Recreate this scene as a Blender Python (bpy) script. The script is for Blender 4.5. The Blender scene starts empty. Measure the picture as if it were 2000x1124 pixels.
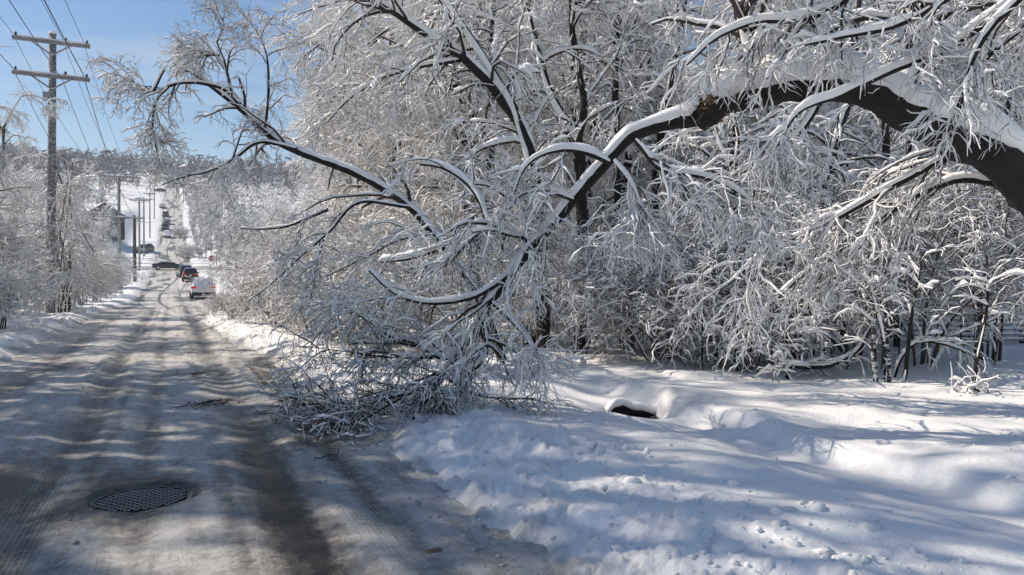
import bpy, math, random
import numpy as np

# ------------------------------------------------------------------ camera, world, sun, exposure
SC = bpy.context.scene
COL = SC.collection
YAW = math.radians(24.5)
SA, CA = math.sin(YAW), math.cos(YAW)
CAM_Z, FOC = 1.6, 1455.0
cam_d = bpy.data.cameras.new('camera')
cam_d.sensor_width = 36.0
cam_d.lens = 36.0 * FOC / 2000.0
cam_d.clip_start = 0.05
cam_d.clip_end = 5000.0
cam = bpy.data.objects.new('camera', cam_d)
COL.objects.link(cam)
cam.location = (0, 0, CAM_Z)
cam.rotation_euler = (math.radians(90 - 0.63), 0, -YAW)
SC.camera = cam

SUN_EL = math.radians(42)
SUN_H = (-0.737, 0.676)                      # horizontal direction towards the sun
sun_d = bpy.data.lights.new('sun', 'SUN')
sun_d.energy = 4.3
sun_d.angle = math.radians(0.53)
sun_d.color = (1.0, 0.975, 0.935)
sun = bpy.data.objects.new('sun', sun_d)
COL.objects.link(sun)
sun.location = (-40, 40, 60)
from mathutils import Vector, Matrix
sdir = Vector((SUN_H[0] * math.cos(SUN_EL), SUN_H[1] * math.cos(SUN_EL), math.sin(SUN_EL)))
sun.rotation_euler = sdir.to_track_quat('Z', 'Y').to_euler()

world = bpy.data.worlds.new('World')
SC.world = world
world.use_nodes = True
wn, wl = world.node_tree.nodes, world.node_tree.links
wn.clear()
wo = wn.new('ShaderNodeOutputWorld')
bg = wn.new('ShaderNodeBackground')
sky = wn.new('ShaderNodeTexSky')
sky.sky_type = 'NISHITA'
sky.sun_disc = False
sky.sun_elevation = SUN_EL
sky.sun_rotation = math.atan2(SUN_H[0], SUN_H[1])
sky.altitude = 100.0
sky.air_density = 1.0
sky.dust_density = 0.3
sky.ozone_density = 1.6
bg.inputs['Strength'].default_value = 0.105
tc = wn.new('ShaderNodeTexCoord')
mp = wn.new('ShaderNodeMapping')
mp.inputs['Scale'].default_value = (1.3, 1.3, 11.0)
mp.inputs['Rotation'].default_value = (0.05, 0.03, 0.4)
cn = wn.new('ShaderNodeTexNoise')
cn.inputs['Scale'].default_value = 2.3
cn.inputs['Detail'].default_value = 7.0
cn.inputs['Roughness'].default_value = 0.55
cr = wn.new('ShaderNodeMapRange')
cr.inputs['From Min'].default_value = 0.50
cr.inputs['From Max'].default_value = 0.78
cr.inputs['To Min'].default_value = 0.0
cr.inputs['To Max'].default_value = 0.40
mx = wn.new('ShaderNodeMix')
mx.data_type = 'RGBA'
mx.inputs['B'].default_value = (6.2, 6.4, 6.7, 1)
wl.new(tc.outputs['Generated'], mp.inputs['Vector'])
wl.new(mp.outputs['Vector'], cn.inputs['Vector'])
wl.new(cn.outputs['Fac'], cr.inputs['Value'])
wl.new(cr.outputs['Result'], mx.inputs['Factor'])
hs = wn.new('ShaderNodeHueSaturation')
hs.inputs['Saturation'].default_value = 1.42
hs.inputs['Value'].default_value = 0.94
wl.new(sky.outputs['Color'], hs.inputs['Color'])
wl.new(hs.outputs['Color'], mx.inputs['A'])
wl.new(mx.outputs['Result'], bg.inputs['Color'])
wl.new(bg.outputs['Background'], wo.inputs['Surface'])

SC.view_settings.view_transform = 'Standard'
SC.view_settings.look = 'None'
SC.view_settings.gamma = 1.0
SC.view_settings.use_curve_mapping = False
SC.view_settings.exposure = 0.36
SC.view_settings.use_white_balance = True          # the phone's warm daylight balance
SC.view_settings.white_balance_temperature = 7350
SC.view_settings.white_balance_tint = 13
SC.render.engine = 'CYCLES'
SC.cycles.max_bounces = 5
SC.cycles.diffuse_bounces = 4
SC.cycles.use_adaptive_sampling = True
SC.cycles.adaptive_threshold = 0.02
SC.cycles.glossy_bounces = 2
SC.cycles.transmission_bounces = 2
SC.cycles.use_denoising = True

# ------------------------------------------------------------------ helpers
FWD = np.array([SA, CA, 0.0])
RGT = np.array([CA, -SA, 0.0])


def W(px, py, D):
    """point of the place seen at a photo pixel, D metres ahead of the camera"""
    p = D * (FWD + (px - 1000.0) / FOC * RGT)
    return np.array([p[0], p[1], CAM_Z + (546.0 - py) / FOC * D])


def PL(pts, D0, D1=None):
    """polyline through pixels, depth running from D0 to D1"""
    D1 = D0 if D1 is None else D1
    n = len(pts)
    return np.array([W(p[0], p[1], p[2] if len(p) > 2 else D0 + (D1 - D0) * i / max(1, n - 1)) for i, p in enumerate(pts)])


def X_at(px, Y):
    q = (px - 1000.0) / FOC
    return Y * (SA + q * CA) / (CA - q * SA)


def hsh(ix, iy, seed):
    n = (ix.astype(np.int64) * 374761393 + iy.astype(np.int64) * 668265263 + seed * 974711) & 0xffffffff
    n = ((n ^ (n >> 13)) * 1274126177) & 0xffffffff
    n = ((n ^ (n >> 15)) * 668265263) & 0xffffffff
    return ((n ^ (n >> 16)) & 0xffff) / 65535.0


def vn(x, y, seed=0):
    x0, y0 = np.floor(x), np.floor(y)
    fx, fy = x - x0, y - y0
    fx = fx * fx * fx * (fx * (fx * 6 - 15) + 10)
    fy = fy * fy * fy * (fy * (fy * 6 - 15) + 10)
    a = hsh(x0, y0, seed); b = hsh(x0 + 1, y0, seed)
    c = hsh(x0, y0 + 1, seed); d = hsh(x0 + 1, y0 + 1, seed)
    return (a * (1 - fx) + b * fx) * (1 - fy) + (c * (1 - fx) + d * fx) * fy


def fbm(x, y, seed=0, octv=4, gain=0.5):
    s, a, t = 0.0, 1.0, 0.0
    for o in range(octv):
        c_, s_ = math.cos(.6 + 1.1 * o) * 2 ** o, math.sin(.6 + 1.1 * o) * 2 ** o
        s = s + a * (vn(x * c_ - y * s_ + 13.7 * o, x * s_ + y * c_ + 7.1 * o, seed + o) - 0.5)
        t += a; a *= gain
    return 2 * s / t                                    # about -1..1


def billow(x, y, seed=0, octv=3, gain=0.5):
    s, a, t = 0.0, 1.0, 0.0
    for o in range(octv):
        c_, s_ = math.cos(.4 + 1.3 * o) * 2 ** o, math.sin(.4 + 1.3 * o) * 2 ** o
        s = s + a * (1 - np.abs(2 * vn(x * c_ - y * s_ + 5.3 * o, x * s_ + y * c_ + 9.1 * o, seed + o) - 1) * 1.6)
        t += a; a *= gain
    return s / t


def chunks(x, y, seed=0):
    """broken blocks: each cell of a jittered grid stands at its own height"""
    x0, y0 = np.floor(x), np.floor(y)
    best = np.full(x.shape, 9.0); sec = np.full(x.shape, 9.0); val = np.zeros(x.shape)
    for i in (-1, 0, 1):
        for j in (-1, 0, 1):
            cx, cy = x0 + i, y0 + j
            dx = cx + .15 + .7 * hsh(cx, cy, seed) - x; dy = cy + .15 + .7 * hsh(cx, cy, seed + 1) - y
            d = dx * dx + dy * dy
            m = d < best
            sec = np.where(m, best, np.minimum(sec, d))
            h = hsh(cx, cy, seed + 2) ** 1.5; tx = hsh(cx, cy, seed + 3) - .5; ty = hsh(cx, cy, seed + 4) - .5
            val = np.where(m, h + (dx * tx + dy * ty) * 1.2, val); best = np.minimum(best, d)
    return val * np.clip((np.sqrt(sec) - np.sqrt(best)) * 5, .25, 1)


def sst(a, b, x):
    t = np.clip((x - a) / (b - a), 0, 1)
    return t * t * (3 - 2 * t)


def mesh_np(name, V, F, smooth=True):
    """mesh from vertex and face arrays (quads or triangles)"""
    V = np.asarray(V, np.float32).reshape(-1, 3)
    F = np.asarray(F, np.int32)
    k = F.shape[1]
    me = bpy.data.meshes.new(name)
    me.vertices.add(len(V)); me.vertices.foreach_set('co', V.ravel())
    me.loops.add(F.size); me.loops.foreach_set('vertex_index', F.ravel())
    me.polygons.add(len(F))
    me.polygons.foreach_set('loop_start', np.arange(0, F.size, k, dtype=np.int32))
    me.polygons.foreach_set('loop_total', np.full(len(F), k, np.int32))
    me.polygons.foreach_set('use_smooth', np.full(len(F), smooth, bool))
    me.update(calc_edges=True)
    return me


def link(name, data, mat=None, parent=None, loc=(0, 0, 0), rot=(0, 0, 0)):
    o = bpy.data.objects.new(name, data)
    COL.objects.link(o)
    o.location = loc; o.rotation_euler = rot
    if mat is not None and data is not None and not data.materials:
        data.materials.append(mat)
    if parent is not None:
        o.parent = parent
    return o


def tag(o, label, cat, group=None, kind=None):
    o['label'] = label; o['category'] = cat
    if group: o['group'] = group
    if kind: o['kind'] = kind
    return o


def thing(name, label, cat, loc=(0, 0, 0), rz=0, group=None):
    return tag(link(name, None, loc=loc, rot=(0, 0, rz)), label, cat, group)


def copy_tree(o, parent=None):
    c = o.copy(); COL.objects.link(c); c.parent = parent
    for ch in list(o.children):
        copy_tree(ch, c)
    return c


class MB:
    """collects boxes, bars, tubes and lathes into one mesh"""
    def __init__(s): s.v = []; s.f = []

    def add(s, vs, fs):
        n = len(s.v); s.v += [tuple(v) for v in vs]; s.f += [tuple(i + n for i in f) for f in fs]; return s

    def box(s, c, d, rz=0.0, rx=0.0):
        M = Matrix.Translation(c) @ Matrix.Rotation(rz, 4, 'Z') @ Matrix.Rotation(rx, 4, 'X')
        vs = [M @ Vector((x * d[0] / 2, y * d[1] / 2, z * d[2] / 2)) for x in (-1, 1) for y in (-1, 1) for z in (-1, 1)]
        return s.add(vs, [(0, 1, 3, 2), (4, 6, 7, 5), (0, 4, 5, 1), (2, 3, 7, 6), (0, 2, 6, 4), (1, 5, 7, 3)])

    def tube(s, pts, rad, k=8, caps=True):
        pts = [Vector(p) for p in pts]; n = len(pts)
        rad = [rad] * n if not hasattr(rad, '__len__') else rad
        vs = []; u0 = None
        for i, p in enumerate(pts):
            t = (pts[min(i + 1, n - 1)] - pts[max(i - 1, 0)]).normalized()
            if u0 is None:
                u0 = t.orthogonal().normalized()
            u = (u0 - t * u0.dot(t)).normalized(); u0 = u; w = t.cross(u)
            for j in range(k):
                a = 2 * math.pi * j / k
                vs.append(p + (u * math.cos(a) + w * math.sin(a)) * rad[i])
        fs = [(i * k + j, i * k + (j + 1) % k, (i + 1) * k + (j + 1) % k, (i + 1) * k + j) for i in range(n - 1) for j in range(k)]
        if caps:
            fs.append(tuple(reversed(range(k)))); fs.append(tuple((n - 1) * k + j for j in range(k)))
        return s.add(vs, fs)

    def build(s, name, mat, parent=None, smooth=False, loc=(0, 0, 0)):
        me = bpy.data.meshes.new(name)
        me.from_pydata(s.v, [], s.f); me.update()
        if smooth:
            me.polygons.foreach_set('use_smooth', [True] * len(me.polygons))
        return link(name, me, mat, parent, loc)


# ------------------------------------------------------------------ materials
def new_mat(name):
    m = bpy.data.materials.new(name); m.use_nodes = True
    nt = m.node_tree
    return m, nt, nt.nodes['Principled BSDF']


def node(nt, typ, **kw):
    n = nt.nodes.new(typ)
    for k, v in kw.items():
        if k.startswith('_'):
            setattr(n, k[1:], v)
        else:
            n.inputs[k.replace('__', ' ')].default_value = v
    return n


def ramp(nt, src, stops):
    r = nt.nodes.new('ShaderNodeValToRGB')
    els = r.color_ramp.elements
    while len(els) > 1: els.remove(els[-1])
    els[0].position, els[0].color = stops[0][0], (*stops[0][1], 1)
    for p, c in stops[1:]:
        e = els.new(p); e.color = (*c, 1)
    nt.links.new(src, r.inputs['Fac'])
    return r


def plain(name, col, rough=0.6, metal=0.0, noise=0.0, scale=8.0, spec=0.5, coat=0.0):
    m, nt, b = new_mat(name)
    b.inputs['Roughness'].default_value = rough
    b.inputs['Metallic'].default_value = metal
    b.inputs['Specular IOR Level'].default_value = spec
    b.inputs['Coat Weight'].default_value = coat
    if noise:
        g = node(nt, 'ShaderNodeNewGeometry')
        n = node(nt, 'ShaderNodeTexNoise', Scale=scale, Detail=5.0)
        nt.links.new(g.outputs['Position'], n.inputs['Vector'])
        lo = [max(0, c * (1 - noise)) for c in col]; hi = [min(1, c * (1 + noise)) for c in col]
        r = ramp(nt, n.outputs['Fac'], [(0.3, lo), (0.7, hi)])
        nt.links.new(r.outputs['Color'], b.inputs['Base Color'])
    else:
        b.inputs['Base Color'].default_value = (*col, 1)
    return m


def bump(nt, b, src, dist, strength=1.0):
    bp = node(nt, 'ShaderNodeBump', Strength=strength, Distance=dist)
    nt.links.new(src, bp.inputs['Height'])
    nt.links.new(bp.outputs['Normal'], b.inputs['Normal'])
    return bp


def mat_snow(name, col=(0.88, 0.87, 0.855), bs=40.0, bd=0.006):
    m, nt, b = new_mat(name)
    g = node(nt, 'ShaderNodeNewGeometry')
    n = node(nt, 'ShaderNodeTexNoise', Scale=bs, Detail=4.0, Roughness=0.6)
    nt.links.new(g.outputs['Position'], n.inputs['Vector'])
    b.inputs['Base Color'].default_value = (*col, 1)
    b.inputs['Roughness'].default_value = 0.62
    b.inputs['Specular IOR Level'].default_value = 0.25
    bump(nt, b, n.outputs['Fac'], bd)
    return m


def mat_bark(name, dark=(0.010, 0.008, 0.007), light=(0.038, 0.029, 0.023), snowy=0.0):
    m, nt, b = new_mat(name)
    g = node(nt, 'ShaderNodeNewGeometry')
    mpn = node(nt, 'ShaderNodeMapping'); mpn.inputs['Scale'].default_value = (1, 1, 0.35)
    nt.links.new(g.outputs['Position'], mpn.inputs['Vector'])
    n = node(nt, 'ShaderNodeTexNoise', Scale=34.0, Detail=8.0, Roughness=0.75)
    nt.links.new(mpn.outputs['Vector'], n.inputs['Vector'])
    r = ramp(nt, n.outputs['Fac'], [(0.35, dark), (0.75, light)])
    out = r.outputs['Color']
    if snowy:
        n2 = node(nt, 'ShaderNodeTexNoise', Scale=9.0, Detail=7.0, Roughness=0.7)
        mp2 = node(nt, 'ShaderNodeMapping'); mp2.inputs['Scale'].default_value = (1, 1, 2.2)
        nt.links.new(g.outputs['Position'], mp2.inputs['Vector'])
        nt.links.new(mp2.outputs['Vector'], n2.inputs['Vector'])
        r2 = ramp(nt, n2.outputs['Fac'], [(0.62 - 0.3 * snowy, (0, 0, 0)), (0.66 - 0.3 * snowy, (1, 1, 1))])
        mxn = node(nt, 'ShaderNodeMix', _data_type='RGBA')
        mxn.inputs['B'].default_value = (0.8, 0.82, 0.86, 1)
        nt.links.new(r2.outputs['Color'], mxn.inputs['Factor'])
        nt.links.new(out, mxn.inputs['A'])
        out = mxn.outputs['Result']
    nt.links.new(out, b.inputs['Base Color'])
    b.inputs['Roughness'].default_value = 0.85
    bump(nt, b, n.outputs['Fac'], 0.05, 1.0)
    return m


M_SNOW = mat_snow('snow_on_branches')
M_BARK = mat_bark('wet_dark_bark')
M_TWIG = plain('twig_bark', (0.040, 0.029, 0.023), 0.8, noise=0.5, scale=3.0)
M_BROWN = plain('brown_twig', (0.06, 0.041, 0.031), 0.8, noise=0.5, scale=3.0)
M_BLOTCH = mat_bark('snow_blotched_bark', snowy=0.35)
M_WOOD = plain('torn_wood', (0.19, 0.105, 0.055), 0.8, noise=0.5, scale=30)
M_LEAF = plain('dead_leaf', (0.19, 0.085, 0.035), 0.8, noise=0.4, scale=20)
M_POLE = mat_bark('weathered_pole_wood', (0.14, 0.135, 0.13), (0.29, 0.28, 0.27), snowy=0.27)
M_DARKPOLE = mat_bark('dark_pole_wood', (0.03, 0.025, 0.02), (0.08, 0.065, 0.05), snowy=0.12)
M_ARM = plain('grey_crossarm_wood', (0.28, 0.27, 0.27), 0.85, noise=0.3, scale=12)
M_WIRE = plain('black_cable', (0.02, 0.02, 0.022), 0.5)
M_METAL = plain('grey_steel', (0.32, 0.33, 0.34), 0.45, metal=0.6, noise=0.2)
M_CERAM = plain('brown_porcelain', (0.10, 0.07, 0.06), 0.3)

# ------------------------------------------------------------------ terrain functions
_py = np.array([-60, 0, 45, 60, 80, 103, 120, 134, 160, 203, 264, 300, 340, 380, 430, 500, 560, 700, 950, 1100, 2200.])
_pz = np.array([0, 0, 0, -.1, .4, 1.45, 2.3, 3.1, 6, 11.9, 22, 29.5, 38, 44, 48, 58, 70, 88, 120, 123, 124.])
_ty = np.arange(-60, 2200, 2.0)
_tz = np.interp(_ty, _py, _pz)
_ker = np.hanning(13); _ker /= _ker.sum()
_tz = np.convolve(np.pad(_tz, 6, mode='edge'), _ker, 'valid')


def prof(Y): return np.interp(Y, _ty, _tz)


def edge_r(Y): return np.interp(Y, [0, 8, 16, 22, 30, 40, 48, 60, 130], [1.72, 1.72, 1.72, 1.3, 1.0, 1.7, 3.2, 3.7, 3.0])


def edge_l(Y): return np.interp(Y, [0, 45, 60, 130], [-2.95, -2.95, -2.6, -2.9])


def ground(X, Y, fine=True):
    X = np.asarray(X, float); Y = np.asarray(Y, float)
    d0 = 0
    R = np.hypot(X, Y)
    near = 1 - sst(40, 90, R)
    wob = fbm(Y * 1.1, X * 0.4, 3, 4) * 0.22
    dR = X - edge_r(Y) - wob
    dL = edge_l(Y) - X - fbm(Y * 0.9, X * 0.4, 8, 4) * 0.25
    d = np.maximum(dR, dL)
    cov = sst(-0.30, 0.42, d + 0.18 * billow(X * 4.1, Y * 4.1, 33, 2) - .08)
    # ploughed banks
    ampR = np.interp(Y, [0, 5, 9, 13, 18, 30, 45, 60], [.05, .05, .05, .09, .16, .16, .12, .15])
    bR = ampR * np.exp(-((dR - 0.85) / 0.8) ** 2)
    wR = sst(-0.15, 0.15, dR) * (1 - sst(1.2, 2.0, dR + 0.35 * fbm(Y * .8, X * .8, 21, 3)))
    bL = np.interp(Y, [0, 15, 25, 45], [.12, .12, .1, .1]) * np.exp(-((dL - 0.7) / 0.6) ** 2)
    wL = sst(-0.15, 0.15, dL) * (1 - sst(1.3, 2.0, dL))
    wB = np.maximum(wR, wL)
    z = 0.045 + 0.105 * sst(.1, 1.5, d) + np.where(dR > dL, bR, bL)
    if fine:
        lump = 0.09 * billow(X * 1.5, Y * 1.5, 31, 2) + 0.05 * billow(X * 4.3 + 3, Y * 4.3, 41, 2) + 0.045 * billow(X * 9.5, Y * 9.5, 51, 3)
        qx = X + .12 * fbm(X * 5, Y * 5, 38, 2); qy = Y + .12 * fbm(X * 5 + 7, Y * 5, 39, 2)
        lump = .6 * lump + .075 * chunks(qx * 4.2, qy * 4.2, 401) + .05 * chunks(qx * 9 + 3, qy * 9, 411)
        lump = lump * (.45 + .55 * sst(-.35, .35, fbm(X * 1.1, Y * 1.1, 37, 3)))
        z = z + .8 * wB * (lump - 0.04) * (0.35 + 0.65 * near)
        # wind-smoothed field
        f = (1 - wB) * sst(0.6, 1.8, d)
        u = X * 0.80 - Y * 0.6; v = X * 0.6 + Y * 0.80
        z = z + f * (0.085 * fbm(u * 0.55, v * 0.9, 61, 3) + 0.03 * fbm(u * 1.2, v * 2.8, 71, 3) + 0.008 * fbm(X * 6, Y * 6, 81, 2))
        # small pits where clods fell from the boughs
        pit = vn(X * 2.6, Y * 2.6, 91)
        z = z - f * near * 0.05 * sst(0.90, 0.99, pit)
        # ditch beside the road
        cx = 5.2 + 0.16 * np.sin(Y * 0.9) + 0.12 * fbm(Y * 0.8, X * 0, 95, 2)
        t = X - cx
        edge = .30 + .10 * fbm(Y * 1.5, X * 0, 96, 3)
        dit = np.where(t < 0, np.exp(-(t / 0.7) ** 2), 1 - sst(edge - .12, edge + .10, t))
        my = (1 - sst(8.6, 9.6, Y)) * (1 - .55 * np.exp(-((Y - 7.0) / .45) ** 2)) * (0.5 + 0.5 * sst(0.2, 0.7, vn(Y * 0.7, Y * 0, 97)))
        z = z - 0.30 * dit * my + 0.02 * np.exp(-((t - 0.6) / 0.35) ** 2) * my
        # deep hole over the stream
        hu, hv = (X - 5.43) * CA - (Y - 8.08) * SA, (X - 5.43) * SA + (Y - 8.08) * CA
        z = z - 0.12 * np.exp(-((hu / .5) ** 2 + ((hv + .32) / .3) ** 2)) - 0.45 * np.exp(-((hu / 0.31) ** 4 + (hv / 0.22) ** 4))
    z = z + .03 * np.exp(-(((X - 5.70) / .65) ** 2 + ((Y - 8.62) / .38) ** 2)) if fine else z
    cz = -0.09 + cov * (z + 0.09)
    # sides
    left = np.maximum(0, -4.2 - X)
    side = 0.10 * np.minimum(left, 14) * near
    right = np.maximum(0, X - 9)
    side = side + 0.018 * np.minimum(right, 60) * near + 0.05 * np.minimum(right, 120) * (1 - near) * (1 - sst(380, 480, Y))
    side = side + 3 * sst(40, -110, X) * sst(600, 900, Y) + (1 - near) * sst(420, 700, Y) * 6 * fbm(X * .006, Y * .006, 5, 3)
    lot = 3.0 * sst(-8, -13, X) * sst(140, 170, Y) * (1 - sst(230, 300, Y))
    return prof(Y) + cz + side + lot


def gz(x, y): return float(ground(np.array([x]), np.array([y]))[0])


# ------------------------------------------------------------------ ground sheet
def mat_ground():
    m, nt, b = new_mat('snow_field')
    L = nt.links
    g = node(nt, 'ShaderNodeNewGeometry')
    n1 = node(nt, 'ShaderNodeTexNoise', Scale=22.0, Detail=6.0, Roughness=0.65)
    n2 = node(nt, 'ShaderNodeTexNoise', Scale=3.0, Detail=5.0, Roughness=0.6)
    L.new(g.outputs['Position'], n1.inputs['Vector']); L.new(g.outputs['Position'], n2.inputs['Vector'])
    at = node(nt, 'ShaderNodeAttribute', _attribute_name='dirt')
    ad = node(nt, 'ShaderNodeMath', _operation='ADD')
    mu = node(nt, 'ShaderNodeMath', _operation='MULTIPLY_ADD')
    mu.inputs[1].default_value = 0.9; mu.inputs[2].default_value = -0.45
    L.new(n2.outputs['Fac'], mu.inputs[0])
    L.new(at.outputs['Fac'], ad.inputs[0]); L.new(mu.outputs[0], ad.inputs[1])
    r = ramp(nt, ad.outputs[0], [(0.06, (0.88, 0.868, 0.85)), (0.34, (0.74, 0.72, 0.69)), (0.62, (0.42, 0.40, 0.37)), (0.95, (0.20, 0.18, 0.16))])
    L.new(r.outputs['Color'], b.inputs['Base Color'])
    b.inputs['Roughness'].default_value = 0.6
    b.inputs['Specular IOR Level'].default_value = 0.25
    bump(nt, b, n1.outputs['Fac'], 0.018, 0.8)
    return m


def build_ground():
    th = np.radians(np.concatenate([np.arange(-180, -40, 4), np.arange(-40, 40, 0.23), np.arange(40, 180.1, 4)])) + YAW
    r = [0.6]
    while r[-1] < 2200:
        q = 1.0105 if r[-1] < 16 else (1.018 if r[-1] < 120 else 1.035)
        r.append(r[-1] * q)
    r = np.array(r)
    TH, RR = np.meshgrid(th, r)
    X, Y = np.sin(TH) * RR, np.cos(TH) * RR
    Z = ground(X, Y)
    V = np.stack([X, Y, Z], -1)
    nr, nc = X.shape
    i = np.arange(nr * nc).reshape(nr, nc)
    F = np.stack([i[:-1, :-1], i[:-1, 1:], i[1:, 1:], i[1:, :-1]], -1).reshape(-1, 4)
    me = mesh_np('ground', V, F)
    dR = X - edge_r(Y); dL = edge_l(Y) - X
    d = np.maximum(dR, dL)
    dirt = (1 - sst(-0.15, 0.65, d)) * 0.62 + 0.22 * (1 - sst(0.5, 1.7, d)) * sst(0, .5, fbm(X * 1.7, Y * 1.7, 14, 3))
    a = me.attributes.new('dirt', 'FLOAT', 'POINT'); a.data.foreach_set('value', dirt.astype(np.float32).ravel())
    o = link('ground', me, mat_ground()); o['kind'] = 'structure'
    return o


build_ground()

# ------------------------------------------------------------------ road with ruts in the slush
MH = (-0.21, 6.13)                              # manhole


def mat_road(name):
    m, nt, b = new_mat(name)
    L = nt.links
    g = node(nt, 'ShaderNodeNewGeometry')
    at = node(nt, 'ShaderNodeAttribute', _attribute_name='bare')
    ms = node(nt, 'ShaderNodeMapping'); ms.inputs['Scale'].default_value = (7.0, 1.1, 1.0)
    L.new(g.outputs['Position'], ms.inputs['Vector'])
    n1 = node(nt, 'ShaderNodeTexNoise', Scale=1.0, Detail=7.0, Roughness=0.62)
    L.new(ms.outputs['Vector'], n1.inputs['Vector'])
    n2 = node(nt, 'ShaderNodeTexNoise', Scale=11.0, Detail=8.0, Roughness=0.78)
    L.new(g.outputs['Position'], n2.inputs['Vector'])
    n3 = node(nt, 'ShaderNodeTexNoise', Scale=0.55, Detail=4.0, Roughness=0.6)
    L.new(g.outputs['Position'], n3.inputs['Vector'])

    def mad(src, k, c):
        q = node(nt, 'ShaderNodeMath', _operation='MULTIPLY_ADD'); q.inputs[1].default_value = k; q.inputs[2].default_value = c
        L.new(src, q.inputs[0]); return q.outputs[0]

    def add(a_, b_):
        q = node(nt, 'ShaderNodeMath', _operation='ADD'); L.new(a_, q.inputs[0]); L.new(b_, q.inputs[1]); return q.outputs[0]
    f = add(at.outputs['Fac'], mad(n1.outputs['Fac'], 0.85, -0.425))
    f = add(f, mad(n2.outputs['Fac'], 1.25, -0.625))
    f = add(f, mad(n3.outputs['Fac'], 0.75, -0.375))
    tr = node(nt, 'ShaderNodeAttribute', _attribute_name='tread')
    wv = node(nt, 'ShaderNodeTexWave', _wave_type='BANDS', _bands_direction='X', Scale=9.5, Distortion=2.2, Detail=4.0, Detail__Scale=3.0)
    L.new(g.outputs['Position'], wv.inputs['Vector'])
    tm = node(nt, 'ShaderNodeMath', _operation='MULTIPLY')
    L.new(tr.outputs['Fac'], tm.inputs[0]); L.new(mad(wv.outputs['Fac'], -0.17, 0.085), tm.inputs[1])
    f = add(f, tm.outputs[0])
    r = ramp(nt, f, [(0.02, (0.68, 0.66, 0.62)), (0.26, (0.45, 0.425, 0.385)), (0.48, (0.25, 0.232, 0.208)), (0.66, (0.075, 0.07, 0.066)), (0.88, (0.030, 0.029, 0.030))])
    L.new(r.outputs['Color'], b.inputs['Base Color'])
    rr = ramp(nt, f, [(0.3, (0.62,) * 3), (0.62, (0.45,) * 3), (0.85, (0.18,) * 3)])
    L.new(rr.outputs['Color'], b.inputs['Roughness'])
    b.inputs['Specular IOR Level'].default_value = 0.35
    n4 = node(nt, 'ShaderNodeTexNoise', Scale=30.0, Detail=5.0, Roughness=0.7)
    L.new(g.outputs['Position'], n4.inputs['Vector'])
    bump(nt, b, add(n2.outputs['Fac'], mad(n4.outputs['Fac'], .45, 0.0)), 0.05, 1.0)
    return m


def road_fields(X, Y):
    wb = 0.10 * fbm(Y * 0.25, Y * 0, 101, 3)
    def rut(c, w): return np.exp(-((X - c - wb) / w) ** 2)
    r = np.maximum.reduce([rut(-0.92, .20), rut(0.70, .21), 0.55 * rut(-0.25, .12), 0.5 * rut(1.32, .13), 0.5 * rut(-2.15, .2), .45 * rut(-.62, .07), .4 * rut(.36, .06)])
    brk = sst(-0.35, 0.55, fbm(X * 1.2, Y * 0.28, 111, 3))
    bare = r * (0.30 + 0.55 * brk)
    patch = sst(0.22, 0.6, fbm(X * 0.9 + 4, Y * 0.35, 121, 3))
    bare = np.maximum(bare, 0.62 * patch)
    Xs, Ys = X, Y
    # bare strip where the plough blade scraped, towards the bank on the right
    bare = np.maximum(bare, 0.72 * sst(0.05, 0.4, fbm(X * 1.4, Y * 0.7, 131, 3)) * np.exp(-((X - 1.38) / .36) ** 2))
    mh = np.hypot(X - MH[0], (Y - MH[1])) * (1 + .13 * fbm(X * 4, Y * 4, 77, 3)) + .05 * sst(.05, -.35, Y - MH[1]) + .035
    bare = np.maximum(bare, 1.0 * np.exp(-(np.maximum(mh - .34, 0) / .13) ** 2))
    bare = np.maximum(bare, 0.75 * np.exp(-(((X - MH[0] + .05) / .33) ** 2 + ((Y - MH[1] - .45) / .2) ** 2)))
    bare = bare * 1.05 + 0.10
    far = sst(30, 60, Y)
    # curved tyre lines on the far stretch
    arc = 0.7 + 0.9 * np.sin(Y * 0.062 + 0.4)
    tl = np.exp(-((X - arc + 0.8) / .13) ** 2) + np.exp(-((X - arc - .75) / .12) ** 2) * .7
    patch_f = 0.5 * sst(0.05, 0.5, fbm(X * 0.8, Y * 0.16, 141, 3))
    bare_f = np.maximum.reduce([0.15 + patch_f, 0.75 * tl, 0.7 * np.exp(-((X + 2.4) / .35) ** 2) * sst(-.3, .3, fbm(Y * .15, X, 151, 2))])
    bare = bare * (1 - far) + bare_f * far
    z = -0.035 * r + 0.008 * fbm(X * 2.2, Y * 1.6, 161, 3) + 0.013 * billow(X * 9, Y * 7, 171, 2) * (1 - r)
    # ridges of pushed slush beside the ruts
    ridge = np.exp(-((np.abs(X - 0.70 - wb) - .33) / .10) ** 2) + np.exp(-((np.abs(X + 0.92 - wb) - .31) / .10) ** 2)
    z = z + ridge * (0.012 + 0.035 * sst(.1, .7, billow(X * 8, Y * 6, 181, 3)) * sst(-.1, .4, fbm(X, Y * .8, 185, 2))) * (1 - far)
    z = np.where(mh < 0.5, z * sst(.36, .5, mh) - (.05 - .012 * sst(.1, .5, fbm(X * 7, Y * 7, 79, 3))) * (1 - sst(.34, .46, mh)), z)
    return bare, z


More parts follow.
